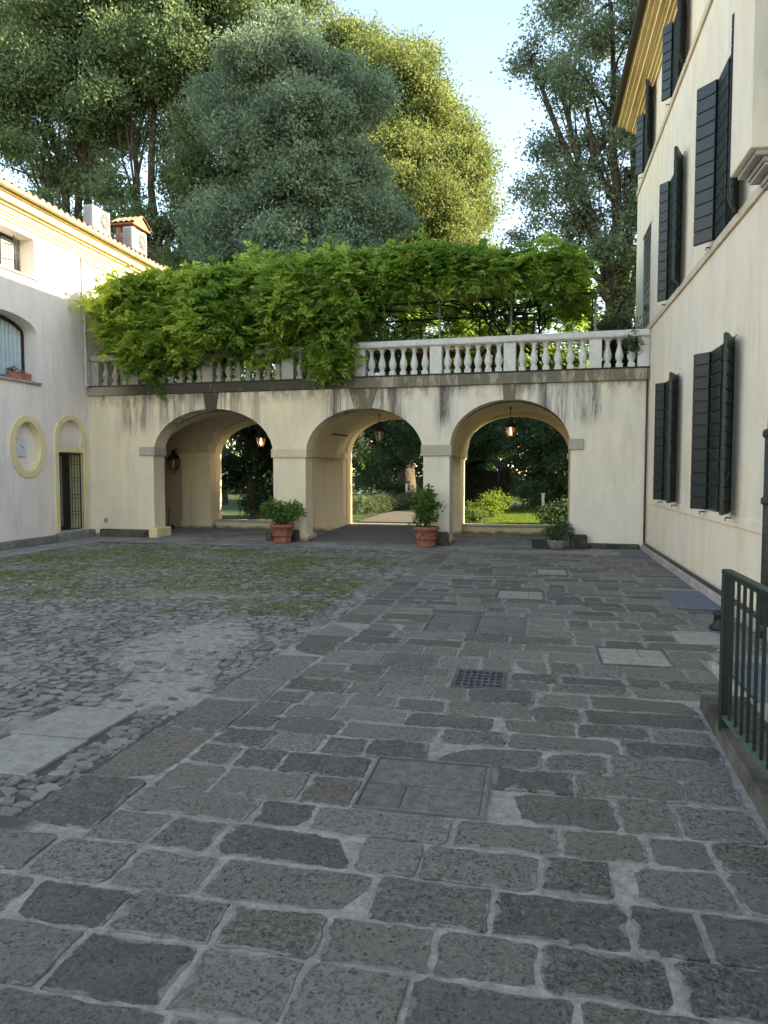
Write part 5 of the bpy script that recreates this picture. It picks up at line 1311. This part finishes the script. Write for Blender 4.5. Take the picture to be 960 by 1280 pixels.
# arched dark garden arbour
t = thing('garden_arbour', 'dark barrel roofed metal arbour in the shade beyond the right arch', 'arbour', (-2.0, 28.2, GZ), R(-12))
m = MB()
for yy in (0, 0.8, 1.6):
    m.tube([(-0.75, yy, 0), (-0.75, yy, 1.5)] + [(-0.75*math.cos(math.pi*k/10), yy, 1.5+0.45*math.sin(math.pi*k/10)) for k in range(1, 10)] + [(0.75, yy, 1.5), (0.75, yy, 0)], 0.035, 6)
for k in range(0, 11, 2): m.tube([(-0.75*math.cos(math.pi*k/10), 0, 1.5+0.45*math.sin(math.pi*k/10)), (-0.75*math.cos(math.pi*k/10), 1.6, 1.5+0.45*math.sin(math.pi*k/10))], 0.025, 6)
m.build('frame', M['iron'], t)
m = MB()
for k in range(10):
    a, b = math.pi*k/10, math.pi*(k+1)/10
    m.add([(-0.76*math.cos(a), -0.05, 1.52+0.46*math.sin(a)), (-0.76*math.cos(b), -0.05, 1.52+0.46*math.sin(b)), (-0.76*math.cos(b), 1.65, 1.52+0.46*math.sin(b)), (-0.76*math.cos(a), 1.65, 1.52+0.46*math.sin(a))], [(0,1,2,3)])
m.build('roof_sheet', M['frame_dark'], t)
MB().box(-0.78, 0.78, 1.62, 1.66, 0.0, 1.5).build('back_panel', M['frame_dark'], t)
MB().box(-0.78, -0.75, 0.02, 1.6, 0.0, 1.48).build('side_panel', M['frame_dark'], t)
t = thing('garden_marker', 'short white post standing on the lawn under the laurel', 'post', (0.42, 27.6, GZ))
MB().box(-0.05, 0.05, -0.05, 0.05, 0, 0.62, 0.008).build('shaft', M['marble'], t); MB().box(-0.07, 0.07, -0.07, 0.07, 0.62, 0.66).build('cap', M['marble'], t)
t = thing('garden_marker', 'thin white label stake in the hedge seen through the middle arch', 'post', (-4.75, 27.2, GZ))
MB().tube([(0,0,0),(0,0,0.95)], 0.03, 6).build('shaft', M['marble'], t); MB().box(-0.045, 0.045, -0.02, 0.02, 0.75, 1.02).build('cap', M['marble'], t)

# ------------------------------------------------------------------ TREES
TB = 'tall trees behind the arcade'
tree('tall_tree', 'tall dark tree with forked trunks at the far left, behind the house', (-22.5, 31.5, 0), (-22.0, 31.5, 11.0), 0.5,
     [(-23.5,31.5,18.5,3.6,3.2,3.0), (-20.5,31,21.0,3.6,3.2,3.0), (-24.5,32,23.5,4.0,3.4,3.0), (-21.0,32,25.0,3.6,3.2,2.6), (-22.5,32,14.0,2.8,2.6,2.0,1.1)], 'lf_oak', 25, 78, 0.33, 0.185, 0.12, 11.2, TB, lump=(7, 0.36, 0.12), twigs=60)
tree('tall_tree', 'tall tree with pale sunlit forked limbs behind the air conditioners', (-17.3, 31.0, 0), (-17.0, 31, 9.0), 0.48,
     [(-18.5,30.6,19.0,3.0,2.8,2.6), (-15.5,31,20.5,3.2,3.0,2.8), (-17.5,31,24.0,4.0,3.4,3.0), (-13.8,31.5,24.0,3.2,3.0,3.0), (-17.0,31,13.5,2.8,2.4,2.0,1.1), (-14.5,31,16.0,2.4,2.2,1.8,1.0)], 'lf_oak', 25, 78, 0.33, 0.185, 0.12, 13.9, TB, lump=(7, 0.36, 0.12), twigs=60)
tree('tall_tree', 'leaning dark tree between the chimney and the blue green oak', (-13.8, 30.0, 0), (-13.6, 30, 9.0), 0.42,
     [(-13.3,30,14.5,2.0,2.0,2.2,1.0), (-11.6,30.5,18.5,2.4,2.2,2.4), (-14.6,30.6,14.2,1.8,1.6,1.7), (-12.6,30.2,11.2,1.7,1.5,1.6), (-15.5,30.5,12.0,2.4,2.0,1.8,1.1), (-12.0,31,22.0,3.0,2.6,2.6)], 'lf_oak', 25, 78, 0.33, 0.185, 0.12, 15.2, TB, lump=(7, 0.36, 0.12), twigs=60)
tree('holm_oak', 'dense blue green holm oak in the middle above the vine', (-9.4, 26.8, 0), (-9.3, 26.8, 5.5), 0.5,
     [(-9.75, 26.6, 9.5, 2.97, 2.52, 2.52), (-7.3500000000000005, 26.4, 8.6, 2.07, 1.98, 2.16), (-11.450000000000001, 26.6, 10.0, 1.71, 1.8, 1.98), (-9.15, 26.8, 13.6, 2.61, 2.34, 2.25), (-10.65, 27.0, 15.9, 2.53, 2.28, 1.8), (-8.05, 27, 14.9, 2.2, 2.07, 1.98), (-8.85, 27.2, 17.3, 1.98, 1.86, 1.44), (-6.75, 26.8, 11.6, 1.71, 1.71, 1.8)], 'lf_holm', 60, 66, 0.23, 0.155, 0.095, 17.5, TB, edge=0.36)
tree('yellow_green_tree', 'rounded sunlit yellow green tree right of the holm oak', (-6.3, 36.0, 0), (-6.2, 36, 8.0), 0.5,
     [(-6.55, 36, 15.5, 3.7, 3.34, 3.52), (-4.35, 35.6, 14.0, 2.38, 2.29, 2.82), (-7.949999999999999, 36, 20.5, 2.82, 2.64, 2.38), (-5.55, 36, 19.0, 2.55, 2.46, 2.29), (-9.75, 36.3, 22.4, 2.29, 2.11, 1.94), (-3.95, 35.8, 17.2, 1.67, 1.67, 1.67), (-5.35, 35.8, 11.5, 3.17, 2.46, 1.94)], 'lf_sun', 36, 66, 0.29, 0.17, 0.11, 19.1, TB, edge=0.36)
tree('poplar_tree', 'loose leaved poplar beside the right house with a branch reaching left', (3.3, 28.5, 0), (3.2, 28.5, 8.0), 0.42,
     [(2.67,28.5,18.98,2.02,2.02,2.21),(3.86,28.5,21.74,2.39,2.21,2.39),(1.84,28.5,15.3,1.84,1.84,1.65),(3.31,28.5,13.0,2.57,2.21,2.21),(1.29,28.5,12.08,1.65,1.65,1.47),(4.96,28.5,16.68,2.57,2.21,2.76),(-0.18,28.5,17.23,0.92,0.74,0.46,0.7),(0.83,28.5,16.5,0.83,0.74,0.46,0.7),(0.55,28.5,10.8,1.47,1.29,1.2),(3.13,28.5,9.69,2.39,2.02,1.65)], 'lf_poplar', 28, 74, 0.30, 0.15, 0.12, 21.7, TB, edge=0.6, lump=(8, 0.36, 0.12), twigs=60)
tree('slender_tree', 'slender trees trunk and yellowish leaves between vine and right house', (3.1, 27.6, 0), (3.2, 27.6, 5.0), 0.12,
     [(3.2,27.6,7.4,1.1,1.0,1.5,0.6), (2.4,27.8,6.2,1.0,0.9,1.0,0.6), (3.8,28,9.2,1.2,1.0,1.2,0.6)], 'lf_sun', 40, 34, 0.3, 0.17, 0.10, 23.5, TB)
for (x, y, lab) in ((7.6, 27.2, 'unseen bushy tree added right of the lawn to shade the garden shrubs'), (8.4, 31.0, 'unseen bushy tree added deeper in the garden to shade the shrubs')):
    tree('added_shade_tree', lab, (x, y, 0), (x, y, 2.6), 0.25, [(x,y,3.2,2.0,1.8,2.4), (x+0.6,y+0.6,5.6,2.2,2.0,2.0), (x-0.6,y-0.3,7.4,1.8,1.8,1.6)], 'lf_mid', 30, 42, 0.34, 0.24, 0.13, x*3+y, TB)  # hidden from view, added to keep the sun off the garden shrubs
tree('tall_tree', 'unseen tall tree added behind the right house to shade the holm oak', (9.2, 26.0, 0), (9.2, 26, 8.0), 0.4,
     [(9.2,26,11.0,3.0,2.8,3.0), (9.6,27.0,15.0,3.2,3.0,3.0), (8.8,25.2,18.5,3.0,2.8,3.0), (9.4,27,21.5,2.8,2.8,2.6)], 'lf_oak', 9, 40, 0.5, 0.36, 0.2, 31.9, TB)  # out of view, added to cast shade on the holm oak
# far wood closing the view
bl_ = []
for k in range(34):
    x = -46 + k*2.6 + rnd.uniform(-0.8, 0.8); yv = 46 + rnd.uniform(-2, 3)
    if -3.5 < x/yv*46 < -0.2: h_ = 6.5
    else: h_ = rnd.uniform(7.5, 11.0)
    bl_.append((x, yv, h_*0.5+0.3, 2.2, 1.8, h_*0.75))
wo, _ = leaf_cloud('far_wood', bl_, 8, 38, 0.7, 0.55, 0.30, M['lf_dark'], None, tri=True)
tag(wo, 'dark belt of trees closing the garden far behind', 'wood', kind='stuff')
